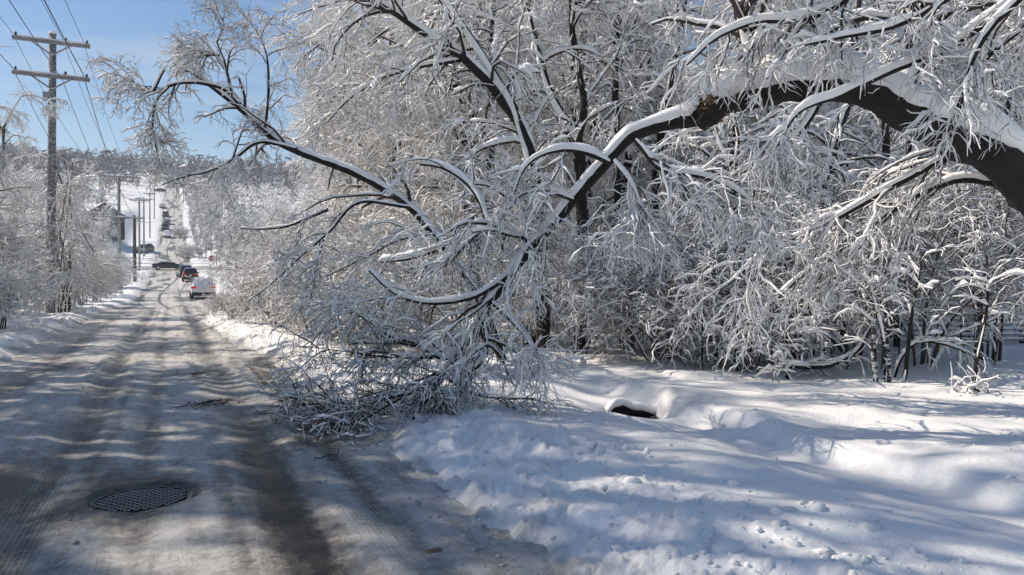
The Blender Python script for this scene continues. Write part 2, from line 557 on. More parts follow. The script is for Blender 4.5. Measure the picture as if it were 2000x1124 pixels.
def build_road():
    y = [0.3]
    while y[-1] < 430:
        y.append(y[-1] + min(max(0.02, y[-1] * 0.012), 2.0))
    y = np.array(y)
    x = np.arange(-3.7, 5.0, 0.06)
    X, Y = np.meshgrid(x, y)
    bare, dz = road_fields(X, Y)
    Z = prof(Y) + dz - .6 * sst(2.5, 2.8, X) * (1 - sst(34, 40, Y))
    n, c = X.shape
    i = np.arange(n * c).reshape(n, c)
    F = np.stack([i[:-1, :-1], i[:-1, 1:], i[1:, 1:], i[1:, :-1]], -1).reshape(-1, 4)
    me = mesh_np('road', np.stack([X, Y, Z], -1), F)
    a = me.attributes.new('bare', 'FLOAT', 'POINT'); a.data.foreach_set('value', bare.astype(np.float32).ravel())
    wb = 0.10 * fbm(Y * 0.25, Y * 0, 101, 3)
    tread = np.zeros_like(X)
    for c, w in ((-0.92, .16), (.74, .16), (1.08 + .02 * Y, .12), (-.45, .12), (-2.1, .15)):
        tread = np.maximum(tread, sst(w * 1.15, w * .85, np.abs(X - c - wb)) * sst(-.05, .4, fbm(X * .3 + c * 3, Y * .45, 191, 3)))
    tread *= 1 - sst(20, 35, Y)
    a = me.attributes.new('tread', 'FLOAT', 'POINT'); a.data.foreach_set('value', tread.astype(np.float32).ravel())
    o = link('road', me, mat_road('slushy_road')); o['kind'] = 'structure'
    # painted centre line showing in the scraped patch
    my = plain('worn_yellow_paint', (0.17, 0.11, 0.035), 0.6, noise=.98, scale=14)
    for k, (x0, y0, y1) in enumerate([(1.30, 11.9, 14.2), (1.43, 12.1, 13.9), (1.40, 4.16, 4.22)]):
        yy = np.linspace(y0, y1, 60); w = 0.045
        V, Fq = [], []
        for j, q in enumerate(yy):
            for s in (-1, 1):
                xx = x0 + s * w
                _, d0 = road_fields(np.array([xx]), np.array([q]))
                V.append((xx, q, float(prof(q) + d0[0]) + 0.004 + 0.006 * math.sin(q * 9.0)))
        for j in range(len(yy) - 1):
            Fq.append((2 * j, 2 * j + 1, 2 * j + 3, 2 * j + 2))
        p = link('yellow_line', mesh_np('yellow_line', V, Fq), my, o)
    # side street crossing at the foot of the hill
    x = np.arange(-45, 60, 0.5); y = np.arange(129.5, 138.6, 0.3)
    X, Y = np.meshgrid(x, y)
    Z = np.maximum(ground(X, Y, False), prof(Y)) + 0.05 + 0.02 * fbm(X, Y, 7, 2)
    i = np.arange(X.size).reshape(X.shape)
    F = np.stack([i[:-1, :-1], i[:-1, 1:], i[1:, 1:], i[1:, :-1]], -1).reshape(-1, 4)
    me = mesh_np('side_street', np.stack([X, Y, Z], -1), F)
    bare = 0.2 + 0.7 * np.maximum(np.exp(-((Y - 132) / .8) ** 2), np.exp(-((Y - 136.2) / .7) ** 2)) * (0.6 + .4 * fbm(X * .3, Y, 9, 2))
    a = me.attributes.new('bare', 'FLOAT', 'POINT'); a.data.foreach_set('value', bare.astype(np.float32).ravel())
    o2 = link('side_street', me, bpy.data.materials['slushy_road']); o2['kind'] = 'structure'


build_road()


# ------------------------------------------------------------------ plants under snow
def unit(v): return v / np.maximum(np.linalg.norm(v, axis=-1, keepdims=True), 1e-9)


def spline(pts, r, step):
    """Catmull-Rom through control points, evenly resampled; returns points and radii"""
    P = np.asarray(pts, float); r = np.asarray(r, float)
    if len(r) == 2 and len(P) != 2:
        s = np.concatenate([[0], np.cumsum(np.linalg.norm(np.diff(P, axis=0), axis=1))])
        r = np.interp(s / s[-1], [0, 1], r)
    A = np.vstack([2 * P[0] - P[1], P, 2 * P[-1] - P[-2]])
    out, rr = [], []
    for i in range(len(P) - 1):
        p0, p1, p2, p3 = A[i:i + 4]
        m = max(2, int(np.linalg.norm(p2 - p1) / step + 0.5))
        t = np.linspace(0, 1, m, endpoint=False)[:, None]
        out.append(0.5 * (2 * p1 + (p2 - p0) * t + (2 * p0 - 5 * p1 + 4 * p2 - p3) * t ** 2 + (3 * p1 - p0 - 3 * p2 + p3) * t ** 3))
        rr.append(r[i] + (r[i + 1] - r[i]) * t[:, 0])
    out.append(P[-1:]); rr.append(r[-1:])
    return np.vstack(out), np.concatenate(rr)


WIND = unit(np.array([-0.62, -0.30, 0.25]))


def frames(P):
    T = unit(np.gradient(P, axis=1))
    ref = np.broadcast_to(np.array([0., 0., 1.]), T.shape).copy()
    vert = np.abs(T[..., 2].mean(1)) > 0.86
    ref[vert] = WIND
    S = np.cross(T, ref); S = unit(S)
    U = np.cross(S, T)
    U = np.where((U[..., 2:3] < -0.05), -U, U) if False else U
    return T, S, U


def tubes(P, R, k, off=0.0):
    T, S, U = frames(P)
    a = 2 * np.pi * np.arange(k) / k + off
    V = P[:, :, None, :] + R[:, :, None, None] * (np.cos(a)[:, None] * S[:, :, None, :] + np.sin(a)[:, None] * U[:, :, None, :])
    B, n = R.shape
    return V.reshape(-1, 3), ring_faces(B, n, k)


def ring_faces(B, n, k):
    b = np.arange(B)[:, None, None] * n * k
    i = np.arange(n - 1)[None, :, None] * k
    j = np.arange(k)[None, None, :]
    j2 = (j + 1) % k
    return np.stack([b + i + j, b + i + j2, b + i + k + j2, b + i + k + j], -1).reshape(-1, 4)


def snow_tubes(P, R, s0, rng, bare=0.12, k=4):
    """lumpy ridges of snow lying along the tops of twigs"""
    keep = rng.random(len(P)) > bare
    P, R = P[keep], R[keep]
    if not len(P):
        return np.zeros((0, 3)), np.zeros((0, 4), int)
    T, S, U = frames(P)
    B, n = R.shape
    hor = np.sqrt(np.clip(1 - T[..., 2] ** 2, 0, 1))
    lum = 0.28 + 1.2 * rng.random((B, n)) ** 1.2
    lum[:, 0] *= 0.8; lum[:, -1] *= 0.42
    s = s0 * (0.30 + 0.70 * hor) * lum * (0.45 + 1.25 * rng.random((B, 1)) ** 1.8)
    s = np.minimum(s, s0 * 1.9)
    up = unit(U + 0.25 * WIND)
    C = P + up * (R * 0.55 + s * 0.62)[..., None]
    w = R * 0.75 + s * 0.68
    h = R * 0.35 + s * 0.80
    a = 2 * np.pi * np.arange(k) / k
    V = C[:, :, None, :] + w[:, :, None, None] * np.cos(a)[:, None] * S[:, :, None, :] + h[:, :, None, None] * np.sin(a)[:, None] * up[:, :, None, :]
    return V.reshape(-1, 3), ring_faces(B, n, k)


def limb_snow(P, R, s, rng, seed, k=9, ang=1.25):
    """snow lying on a thick limb: a strip over its upper side with a wavy edge"""
    T, S, U = frames(P[None])
    T, S, U = T[0], S[0], U[0]
    n = len(P)
    l = np.concatenate([[0], np.cumsum(np.linalg.norm(np.diff(P, axis=0), axis=1))])
    hor = np.sqrt(np.clip(1 - T[:, 2] ** 2, 0, 1))
    A = ang * (0.75 + 0.25 * hor) * (1 + 0.30 * fbm(l * 11.0, l * 0 + seed, seed, 4))
    th = s * (0.25 + 0.75 * hor ** 1.5) * (1 + 0.45 * fbm(l * 3.0, l * 0 + seed + 5, seed + 3, 3))
    th = th * (.12 + .88 * sst(-.62, -.35, fbm(l * 1.6, l * 0 + seed * 3, seed + 21, 3)))
    th = th * np.minimum(1, np.minimum(np.arange(n) / 1.5, (n - 1 - np.arange(n)) / 1.5 + 0.3))
    q = np.linspace(-1, 1, k)
    up = unit(U + 0.12 * WIND)
    prf = np.sqrt(np.clip(1 - np.abs(q) ** 2.6, 0, 1))
    aa = A[:, None] * q[None]
    th = th * sst(.12, .45, hor); A = A * (.35 + .65 * sst(.1, .5, hor))
    aa = A[:, None] * q[None]
    rad = R[:, None] * (0.93 + 0.0 * q) + th[:, None] * prf[None] * (1 + 0.34 * fbm(l[:, None] * 8 + 0 * aa, aa * 2.4, seed + 9, 4)) + R[:, None] * 0.10 * (prf[None] > 0.05) * np.where(hor[:, None] > .2, 1, -.3)
    V = P[:, None] + rad[..., None] * (np.sin(aa)[..., None] * S[:, None] + np.cos(aa)[..., None] * up[:, None])
    i = np.arange(n * k).reshape(n, k)
    F = np.stack([i[:-1, :-1], i[1:, :-1], i[1:, 1:], i[:-1, 1:]], -1).reshape(-1, 4)
    return V.reshape(-1, 3), F


def grow(par, n, rng, t0=0.15, L=1.0, ang=(0.5, 1.0), grav=0.25, wander=0.22, nseg=4, rf=0.6, rmax=0.03, rmin=0.004, up=0.1, floor=0.03, taper=0.35, shrink=0.5):
    P, R = par
    B, m, _ = P.shape
    N = int(round(B * n))
    if B * n < 1 or N < 1:
        N = max(1, N)
    idx = np.repeat(np.arange(B), int(n)) if float(n).is_integer() else rng.integers(0, B, N)
    N = len(idx)
    t = t0 + (1 - t0) * rng.random(N)
    ft = t * (m - 1); i = np.minimum(ft.astype(int), m - 2); fr = (ft - i)[:, None]
    p = P[idx, i] * (1 - fr) + P[idx, i + 1] * fr
    r = R[idx, i] * (1 - fr[:, 0]) + R[idx, i + 1] * fr[:, 0]
    T = unit(P[idx, i + 1] - P[idx, i])
    a = ang[0] + (ang[1] - ang[0]) * rng.random(N)
    rv = unit(rng.normal(size=(N, 3))); Q = unit(np.cross(T, rv))
    d = unit(np.cos(a)[:, None] * T + np.sin(a)[:, None] * Q + np.array([0, 0, up]))
    ln = L * (1 - shrink * t) * (0.55 + 0.9 * rng.random(N))
    r0 = np.clip(r * rf * (0.7 + 0.5 * rng.random(N)), rmin, rmax)
    out = np.empty((N, nseg + 1, 3)); out[:, 0] = p
    st = (ln / nseg)[:, None]
    for s in range(nseg):
        d = unit(d + wander * rng.normal(size=(N, 3)) + np.array([0, 0, -grav / nseg]))
        p = p + d * st
        p[:, 2] = np.maximum(p[:, 2], floor)
        out[:, s + 1] = p
    tt = np.linspace(0, 1, nseg + 1)
    rr = r0[:, None] * (1 - (1 - taper) * tt[None])
    return out, rr


def cat(a): return np.concatenate([x[0] for x in a]), np.concatenate([x[1] for x in a])


def joinVF(parts):
    Vs, Fs, o = [], [], 0
    for V, F in parts:
        Vs.append(V); Fs.append(F + o); o += len(V)
    return np.concatenate(Vs), np.concatenate(Fs)


def plant(mains, lv, rng, base, snow=(0.05, 0.03, 0.025, 0.02), bare=0.12, k_main=8, step=0.25, sag=0.0, name_main='trunk', main_snow=0.06,
          bark=None, twig=None, root=None, rough=0.06, split=False, snow_ang=1.25):
    """mains: dicts P, r, n (boughs), L (bough length), optional up/ang/name/snow. lv: level specs after the boughs."""
    bark = bark or M_BARK; twig = twig or M_TWIG
    base = np.asarray(base, float)
    tr, sn, l1 = [], [], []
    for q, mn in enumerate(mains):
        st = mn.get('step', step)
        P, R = spline(mn['P'] - base, mn['r'], st)
        l = np.concatenate([[0], np.cumsum(np.linalg.norm(np.diff(P, axis=0), axis=1))])
        jit = np.stack([fbm(l * 1.1, l * 0 + 3 * q + c * 11, 200 + c, 3) for c in range(3)], -1)
        P = P + jit * mn.get('jit', 0.5) * np.maximum(R, .02)[:, None] * 1.2 * np.minimum(1, l / (l[-1] * .12 + 1e-6))[:, None]
        kk = mn.get('k', k_main)
        V, F = tubes(P[None], R[None], kk, 0.3)
        if rough:
            Vr = V.reshape(len(P), kk, 3)
            dn = fbm(l[:, None] * 3.0 + 0 * np.arange(kk), np.arange(kk)[None] * 1.7 + 31 * q, 230, 3)
            Vr = P[:, None] + (Vr - P[:, None]) * (1 + mn.get("rough", rough) * 2 * dn)[..., None]
            V = Vr.reshape(-1, 3)
        tr.append((V, F, mn.get('name', name_main)))
        ms = mn.get('snow', main_snow)
        if ms > 0:
            sn.append(limb_snow(P, R, ms, rng, 300 + 17 * q, k=9 if mn.get('k', 8) < 12 else 15, ang=mn.get('sang', snow_ang)))
        if mn.get('n', 0):
            l1.append(grow((P[None], R[None]), mn['n'], rng, t0=mn.get('t0', .2), L=mn.get('L', 2.0), ang=mn.get('ang', (.6, 1.15)), grav=mn.get('grav', .7),
                           wander=mn.get('wander', .16), nseg=6, rf=.55, rmax=mn.get('rmax', .045), rmin=.008, up=mn.get('up', .25), shrink=mn.get('shrink', .5)))
    allb = []
    cur = cat(l1) if l1 else None
    if cur is not None:
        allb.append((cur, snow[0]))
        for j, s in enumerate(lv):
            cur = grow(cur, rng=rng, **s)
            allb.append((cur, snow[min(j + 1, len(snow) - 1)]))
    cr = []
    for j, (b, s) in enumerate(allb):
        cr.append(tubes(b[0], b[1], 4 if j == 0 else 3))
        sn.append(snow_tubes(b[0], b[1], s, rng, bare))
    res = []
    if split:
        for V, F, nm in tr: res.append((nm, V, F, bark))
    else:
        V, F = joinVF([(a, b) for a, b, _ in tr]); res.append((name_main, V, F, bark))
    if cr:
        V, F = joinVF(cr); res.append(('crown', V, F, twig))
    if sn:
        V, F = joinVF(sn); res.append(('snow_cover', V, F, M_SNOW))
    for nm, V, F, mt in res:
        link(nm, mesh_np(nm, V, F), mt, root)
    return allb


rngs = lambda s: np.random.default_rng(s)

# ---- library trees (built once, copied below)
LIB = {}


def lib_tree(key, seed, H, stems, nb, Lb, snow, droop, lv=None, spread=0.12, bare=.1):
    rng = rngs(seed)
    root = link('bare_tree', None)
    mains = []
    for s in range(stems):
        a = rng.random() * 6.28 + s * 2.2
        lean = spread * H * (0.4 + rng.random())
        pts = []
        for t in np.linspace(0, 1, 7):
            pts.append((math.cos(a) * lean * t ** 1.3 + 0.03 * H * rng.normal() * t, math.sin(a) * lean * t ** 1.3 + 0.03 * H * rng.normal() * t, H * t * (1 - 0.12 * s) - 0.15))
        mains.append(dict(P=np.array(pts), r=[.014 * H, .003 * H], n=nb, L=Lb, t0=.16, up=.3, grav=droop, snow=.05))
    lv = lv or [dict(n=7, L=Lb * .48, ang=(.5, 1.1), grav=droop * .9, nseg=5, rmax=.017, t0=.12, wander=.28), dict(n=7, L=Lb * .26, ang=(.4, 1.1), grav=droop * .9, nseg=3, rmax=.009, wander=.42),
                dict(n=4, L=Lb * .14, ang=(.3, .95), grav=.6, nseg=2, rmax=.005, rmin=.0035, wander=.45, taper=.5)]
    plant(mains, lv, rng, (0, 0, 0), snow=snow, root=root, step=.6, k_main=7, bare=bare)
    LIB[key] = root
    return root


lib_tree('tall', 11, 14.0, 2, 15, 4.2, (.052, .040, .029, .021), 1.0, bare=.08)
lib_tree('oak', 12, 13.0, 1, 22, 4.8, (.052, .040, .029, .021), .8, bare=.08)
lib_tree('slim', 13, 12.0, 2, 13, 3.2, (.05, .038, .028, .020), 1.2, bare=.08)


lib_tree('sparse', 15, 16.0, 3, 11, 3.6, (.05, .04, .035), .7, bare=.2, spread=.08,
         lv=[dict(n=5, L=1.7, ang=(.4, .9), grav=.6, nseg=4, rmax=.02, rmin=.008, wander=.25), dict(n=4, L=.8, ang=(.4, 1.0), grav=.6, nseg=3, rmax=.01, rmin=.006, wander=.3)])
lib_tree('far', 14, 9.0, 2, 12, 2.6, (.10, .08, .07), .7, bare=.3,
         lv=[dict(n=5, L=1.3, ang=(.5, 1.1), grav=.6, nseg=3, rmax=.05, rmin=.035, wander=.3), dict(n=5, L=.8, ang=(.5, 1.3), grav=.5, nseg=2, rmax=.035, rmin=.028, wander=.38)])


def lib_shrub(key, seed, H, stems, nb, Lb, snow, lean, bare=.12, twig=None, lv=None, rad=.022, t0=.4):
    rng = rngs(seed)
    root = link('snowy_shrub', None)
    mains = []
    for s in range(stems):
        a = 6.283 * s / stems + rng.random() * .6
        h = H * (.65 + .5 * rng.random()); ln = lean * H * (.4 + .9 * rng.random())
        r0 = .25 * rng.random()
        arch = .55 + .5 * rng.random()
        pts = [(math.cos(a) * (r0 + ln * t ** 1.5), math.sin(a) * (r0 + ln * t ** 1.5), h * (1.55 * t - arch * t * t) / max(.45, 1.55 - arch) * .8 - .05) for t in np.linspace(0, 1, 6)]
        mains.append(dict(P=np.array(pts), r=[rad * (.7 + .6 * rng.random()), rad * .3], n=nb, L=Lb, t0=t0, up=.2, grav=.8, snow=.02, rmax=.012, sang=1.1))
    lv = lv or [dict(n=6, L=Lb * .55, ang=(.5, 1.1), grav=.8, nseg=4, rmax=.009, rmin=.004, wander=.38), dict(n=5, L=Lb * .30, ang=(.5, 1.3), grav=.5, nseg=3, rmax=.006, rmin=.0035, wander=.5)]
    plant(mains, lv, rng, (0, 0, 0), snow=snow, root=root, step=.25, k_main=6, bare=bare, name_main='stems', twig=twig, bark=twig or M_BARK)
    LIB[key] = root
    return root


lib_shrub('arch', 21, 3.2, 9, 9, 1.5, (.018, .011, .0075), .55, bare=.32, twig=M_BROWN)
lib_shrub('upright', 22, 3.4, 11, 8, 1.2, (.017, .011, .0075), .28, bare=.42, twig=M_BROWN)
lib_shrub('brush', 23, 1.6, 12, 9, 1.1, (.022, .018, .015), .9, bare=.5, twig=M_BROWN, rad=.016, t0=.15)
lib_shrub('mound', 24, 2.6, 11, 9, 1.3, (.04, .028, .021), .6, bare=.08, t0=.2)
_used = set()


def place(key, x, y, label, cat, group=None, rz=0.0, s=1.0, sz=None, name=None, dz=0.0, tilt=(0, 0)):
    o = LIB[key] if key not in _used else copy_tree(LIB[key])
    _used.add(key)
    if name: o.name = name
    o.location = (x, y, gz(x, y) - 0.02 + dz)
    o.rotation_euler = (tilt[0], tilt[1], rz); o.scale = (s, s, sz or s)
    for k in ('label', 'category', 'group'):
        if k in o: del o[k]
    return tag(o, label, cat, group)


def place_px(key, px, D, *a, **k):
    p = W(px, 546, D)
    return place(key, p[0], p[1], *a, **k)

# ------------------------------------------------------------------ the tree with the broken limb (trunk outside the frame on the right)
def hero_broken():
    rng = rngs(5)
    b0 = W(2330, 546, 8.3)
    base = np.array([b0[0], b0[1], gz(b0[0], b0[1]) - .1])
    root = thing('broken_tree', 'big dark tree whose thick limb has snapped and hangs down to the snow', 'tree', tuple(base))
    trunk = np.vstack([base[None], PL([(2250, 600, 8.2), (2120, 455, 8.0), (2010, 360, 7.8), (1900, 278, 7.7), (1790, 212, 7.6), (1690, 186, 7.6), (1590, 178, 7.7), (1490, 184, 7.8), (1435, 192, 7.85), (1402, 198, 7.88)], 8)])
    hang = PL([(1382, 214, 7.86), (1358, 228), (1300, 243), (1240, 268), (1185, 322), (1130, 380), (1085, 432), (1046, 478), (1003, 532), (962, 588), (925, 645), (880, 718), (838, 772), (800, 812)], 7.9, 8.55)
    hr = [.14, .11, .072, .066, .060, .055, .050, .045, .041, .037, .033, .028, .024, .018]
    mains = [
        dict(P=trunk, r=[.30, .27, .24, .215, .185, .16, .142, .13, .122, .118, .115], n=0, snow=.19, k=16, step=.07, name='trunk', sang=1.15, jit=.8, rough=.12),
        dict(P=hang, r=hr, n=14, L=.85, t0=.42, up=.05, grav=1.0, snow=.07, k=12, step=.06, name='broken_limb', rmax=.028),
        # the arched fork that springs from the elbow of the broken limb
        dict(P=PL([(1046, 478), (1000, 452), (955, 435), (938, 392), (905, 352), (862, 328), (820, 322)], 8.15, 8.8), r=[.04, .014], n=10, L=.9, snow=.055, k=8, step=.08, name='branch', t0=.05, up=.2),
        dict(P=PL([(975, 440), (905, 470), (850, 492), (800, 506), (740, 512)], 8.25, 9.2), r=[.03, .012], n=10, L=.9, snow=.06, k=8, step=.08, name='branch', t0=.05),
        dict(P=PL([(1003, 532), (930, 578), (860, 592), (800, 585), (760, 565), (722, 528)], 8.2, 8.6), r=[.030, .015], n=9, L=.7, snow=.045, k=8, step=.08, name='branch', t0=.1),
        dict(P=PL([(905, 690), (860, 700), (810, 672), (765, 660), (715, 625), (660, 590)], 8.4, 8.9), r=[.036, .008], n=14, L=.85, snow=.05, k=8, step=.08, name='branch', t0=.05, grav=.6),
        dict(P=PL([(940, 622), (950, 690), (925, 722), (905, 735)], 8.35, 8.2), r=[.04, .018], n=8, L=.7, snow=.11, k=8, step=.07, name='branch', t0=.1, grav=1.3),
        dict(P=PL([(960, 590), (1010, 640), (1045, 690), (1060, 740)], 8.3, 8.0), r=[.025, .006], n=5, L=.45, snow=.05, k=6, step=.07, name='branch', t0=.1, grav=1.5),
        dict(P=PL([(880, 718), (800, 750), (730, 770), (650, 790), (570, 790)], 8.45, 8.6), r=[.018, .004], n=13, L=.85, snow=.006, k=6, step=.1, name='branch', t0=.05, grav=.25),
        dict(P=PL([(838, 772), (790, 800), (740, 830), (690, 850)], 8.4, 8.0), r=[.014, .0035], n=9, L=.7, snow=.006, k=6, step=.1, name='branch', t0=.05, grav=.2),
        dict(P=PL([(870, 735), (900, 760), (950, 775), (1010, 780)], 8.4, 8.3), r=[.02, .004], n=8, L=.6, snow=.01, k=6, step=.1, name='branch', t0=.05, grav=.3),
        dict(P=PL([(870, 725, 8.3), (800, 770, 8.0), (740, 805, 7.7), (680, 838, 7.45), (625, 852, 7.3)], 8), r=[.015, .0035], n=13, L=.65, snow=.004, k=6, step=.1, name='branch', t0=.05, grav=.15, up=.12),
        dict(P=PL([(860, 735, 8.3), (835, 775, 8.0), (805, 822, 7.7)], 8), r=[.022, .015], n=8, L=.6, snow=.01, k=8, step=.08, name='branch', t0=.05, grav=.1, up=.15),
        dict(P=PL([(845, 700, 8.4), (760, 700, 8.3), (680, 690, 8.3), (610, 680, 8.4)], 8), r=[.014, .0035], n=13, L=.75, snow=.006, k=6, step=.1, name='branch', t0=.05, grav=.15, up=.05),
        dict(P=PL([(800, 770, 8.0), (690, 790, 8.0), (600, 775, 8.1), (530, 790, 8.2)], 8), r=[.012, .003], n=9, L=.55, snow=.003, k=6, step=.1, name='branch', t0=.1, grav=.1, up=.1),
        # boughs that stand up from the limb
        dict(P=PL([(1495, 150), (1470, 95), (1452, 30), (1445, -60), (1440, -180)], 7.8, 7.7), r=[.085, .045], n=14, L=1.5, snow=.07, k=10, step=.1, name='bough', up=.3, grav=1.2),
        dict(P=PL([(1750, 190), (1790, 100), (1800, 10), (1830, -100)], 7.6, 7.5), r=[.12, .06], n=14, L=1.5, snow=.06, k=10, step=.1, name='bough', up=.2, grav=1.4),
        # snow-laden boughs drooping in front of the limb
        dict(P=PL([(2120, -80), (1960, 20), (1850, 95), (1740, 140), (1640, 188), (1560, 222), (1510, 300)], 6.6, 6.9), r=[.045, .010], n=8, L=.6, snow=.06, k=8, step=.08, name='bough', t0=.15, grav=1.5, up=.0, wander=.26, rmax=.018),
        dict(P=PL([(1980, -90), (1850, 0), (1740, 55), (1640, 75), (1570, 90)], 6.3, 6.8), r=[.04, .010], n=7, L=.65, snow=.05, k=8, step=.08, name='bough', t0=.15, grav=1.6, up=.0, wander=.26, rmax=.016),
        dict(P=PL([(2100, -30), (1990, 60), (1920, 120), (1880, 180), (1850, 260)], 6.2, 6.7), r=[.035, .009], n=6, L=.5, snow=.05, k=8, step=.08, name='bough', t0=.1, grav=1.5, up=.0, wander=.26, rmax=.016),
        dict(P=PL([(2080, -100), (1990, 0), (1930, 60), (1890, 140), (1870, 230)], 6.0, 6.4), r=[.035, .009], n=6, L=.5, snow=.045, k=8, step=.08, name='bough', t0=.1, grav=1.5, up=.0, wander=.26, rmax=.016),
        dict(P=PL([(1700, -60), (1640, 10), (1560, 40), (1480, 45), (1400, 75), (1340, 130)], 7.0, 7.6), r=[.035, .009], n=12, L=.9, snow=.06, k=8, step=.08, name='bough', t0=.1, grav=1.5, up=.0, wander=.26, rmax=.016),
        # sprays that hang from the broken limb's upper side
        dict(P=PL([(1190, 318), (1130, 296), (1070, 300), (1025, 330), (1000, 390)], 7.95, 8.0), r=[.03, .006], n=6, L=.5, snow=.05, k=6, step=.08, name='branch', t0=.1, grav=1.6, up=.05, wander=.24),
        dict(P=PL([(1120, 392), (1070, 372), (1020, 380), (985, 420)], 8.0, 8.1), r=[.026, .006], n=5, L=.45, snow=.05, k=6, step=.08, name='branch', t0=.1, grav=1.6, up=.05, wander=.24),
        dict(P=PL([(1200, 312), (1230, 350), (1250, 400), (1240, 460)], 7.9, 7.8), r=[.022, .006], n=11, L=.6, snow=.04, k=6, step=.08, name='branch', t0=.1, grav=1.6, up=0., wander=.24),
        # long boughs sweeping down to the left under the limb
        dict(P=PL([(1990, 300), (1880, 300), (1780, 345), (1680, 402), (1590, 450), (1500, 490), (1420, 560)], 8.0, 9.2), r=[.05, .010], n=20, L=1.1, snow=.05, k=8, step=.1, name='bough', t0=.08, grav=.9, up=.05, ang=(.25, .7), rmax=.018),
        dict(P=PL([(1960, 360), (1860, 355), (1760, 400), (1660, 470), (1560, 545), (1480, 620)], 8.2, 9.4), r=[.045, .010], n=20, L=1.1, snow=.05, k=8, step=.1, name='bough', t0=.08, grav=.9, up=.05, ang=(.25, .7), rmax=.018),
        dict(P=PL([(1600, 200), (1560, 260), (1510, 290), (1480, 340), (1470, 400)], 7.5, 7.6), r=[.03, .007], n=12, L=.6, snow=.06, k=6, step=.08, name='bough', t0=.2, grav=1.8, up=-.1),
        dict(P=PL([(1240, 275), (1290, 330), (1370, 345), (1440, 375), (1490, 420)], 7.8, 7.4), r=[.03, .006], n=12, L=.7, snow=.05, k=6, step=.08, name='bough', t0=.1, grav=1.6, up=.1),
    ]
    lv = [dict(n=7, L=.6, ang=(.45, 1.2), grav=1.0, nseg=4, rmax=.007, rmin=.003, wander=.34), dict(n=4.2, L=.30, ang=(.4, 1.2), grav=.9, nseg=3, rmax=.004, rmin=.0025, wander=.42, taper=.5)]
    # split the heavily laden wood above from the bare tips that touch the road
    laden = [m for i, m in enumerate(mains) if i not in range(8, 15)]
    tips = [dict(mains[i], snow=0) for i in range(8, 15)]
    plant(laden, lv, rng, base, snow=(.026, .016, .0105), bare=.12, root=root, split=True, name_main='bough')
    plant(tips, lv, rng, base, snow=(.013, .010, .008), bare=.62, root=root, split=True, name_main='branch', main_snow=.005)
    # torn wood at the break
    mb = MB()
    r2 = random.Random(4)
    e = W(1388, 212, 7.86) - base
    for k in range(60):
        a = r2.random() * 6.283; q = r2.random() ** .5 * .125
        off = np.array([0, 0, 1.0]) * math.sin(a) * q + FWD * math.cos(a) * q
        ln = .05 + .15 * r2.random()
        sgn = -1 if k % 3 else 1
        p0 = e + off
        p1 = p0 + RGT * sgn * ln + np.array([0, 0, -.06 * r2.random()]) + FWD * .03 * r2.gauss(0, 1)
        mb.tube([p0 - RGT * sgn * .05, (p0 + p1) / 2, p1], [.024, .019, .004], 5)
    mb.build('torn_wood', M_WOOD, root)
    mb = MB()                                            # jagged rim of the snapped end standing above the hanging limb
    for k in range(22):
        t = k / 21; q0 = W(1350 + 44 * t, 215, 7.84 + .1 * r2.random()) - base
        hgt = .05 + .13 * r2.random() * math.sin(math.pi * min(1, t + .15))
        mb.tube([q0 + np.array([0, 0, -.14]), q0 + np.array([0, 0, .02]), q0 + np.array([.01 * r2.gauss(0, 1), 0, .02 + hgt])], [.03, .026, .006], 5)
    mb.build('splintered_end', M_BARK, root)
    mb = MB()                                            # hollow stub lip below the break
    st = [W(1402, 205, 7.86) - base, W(1385, 228, 7.82) - base, W(1368, 246, 7.80) - base]
    mb.tube(st, [.13, .12, .07], 12)
    mb.build('split_stub', M_BARK, root, smooth=True)
    return root


hero_broken()


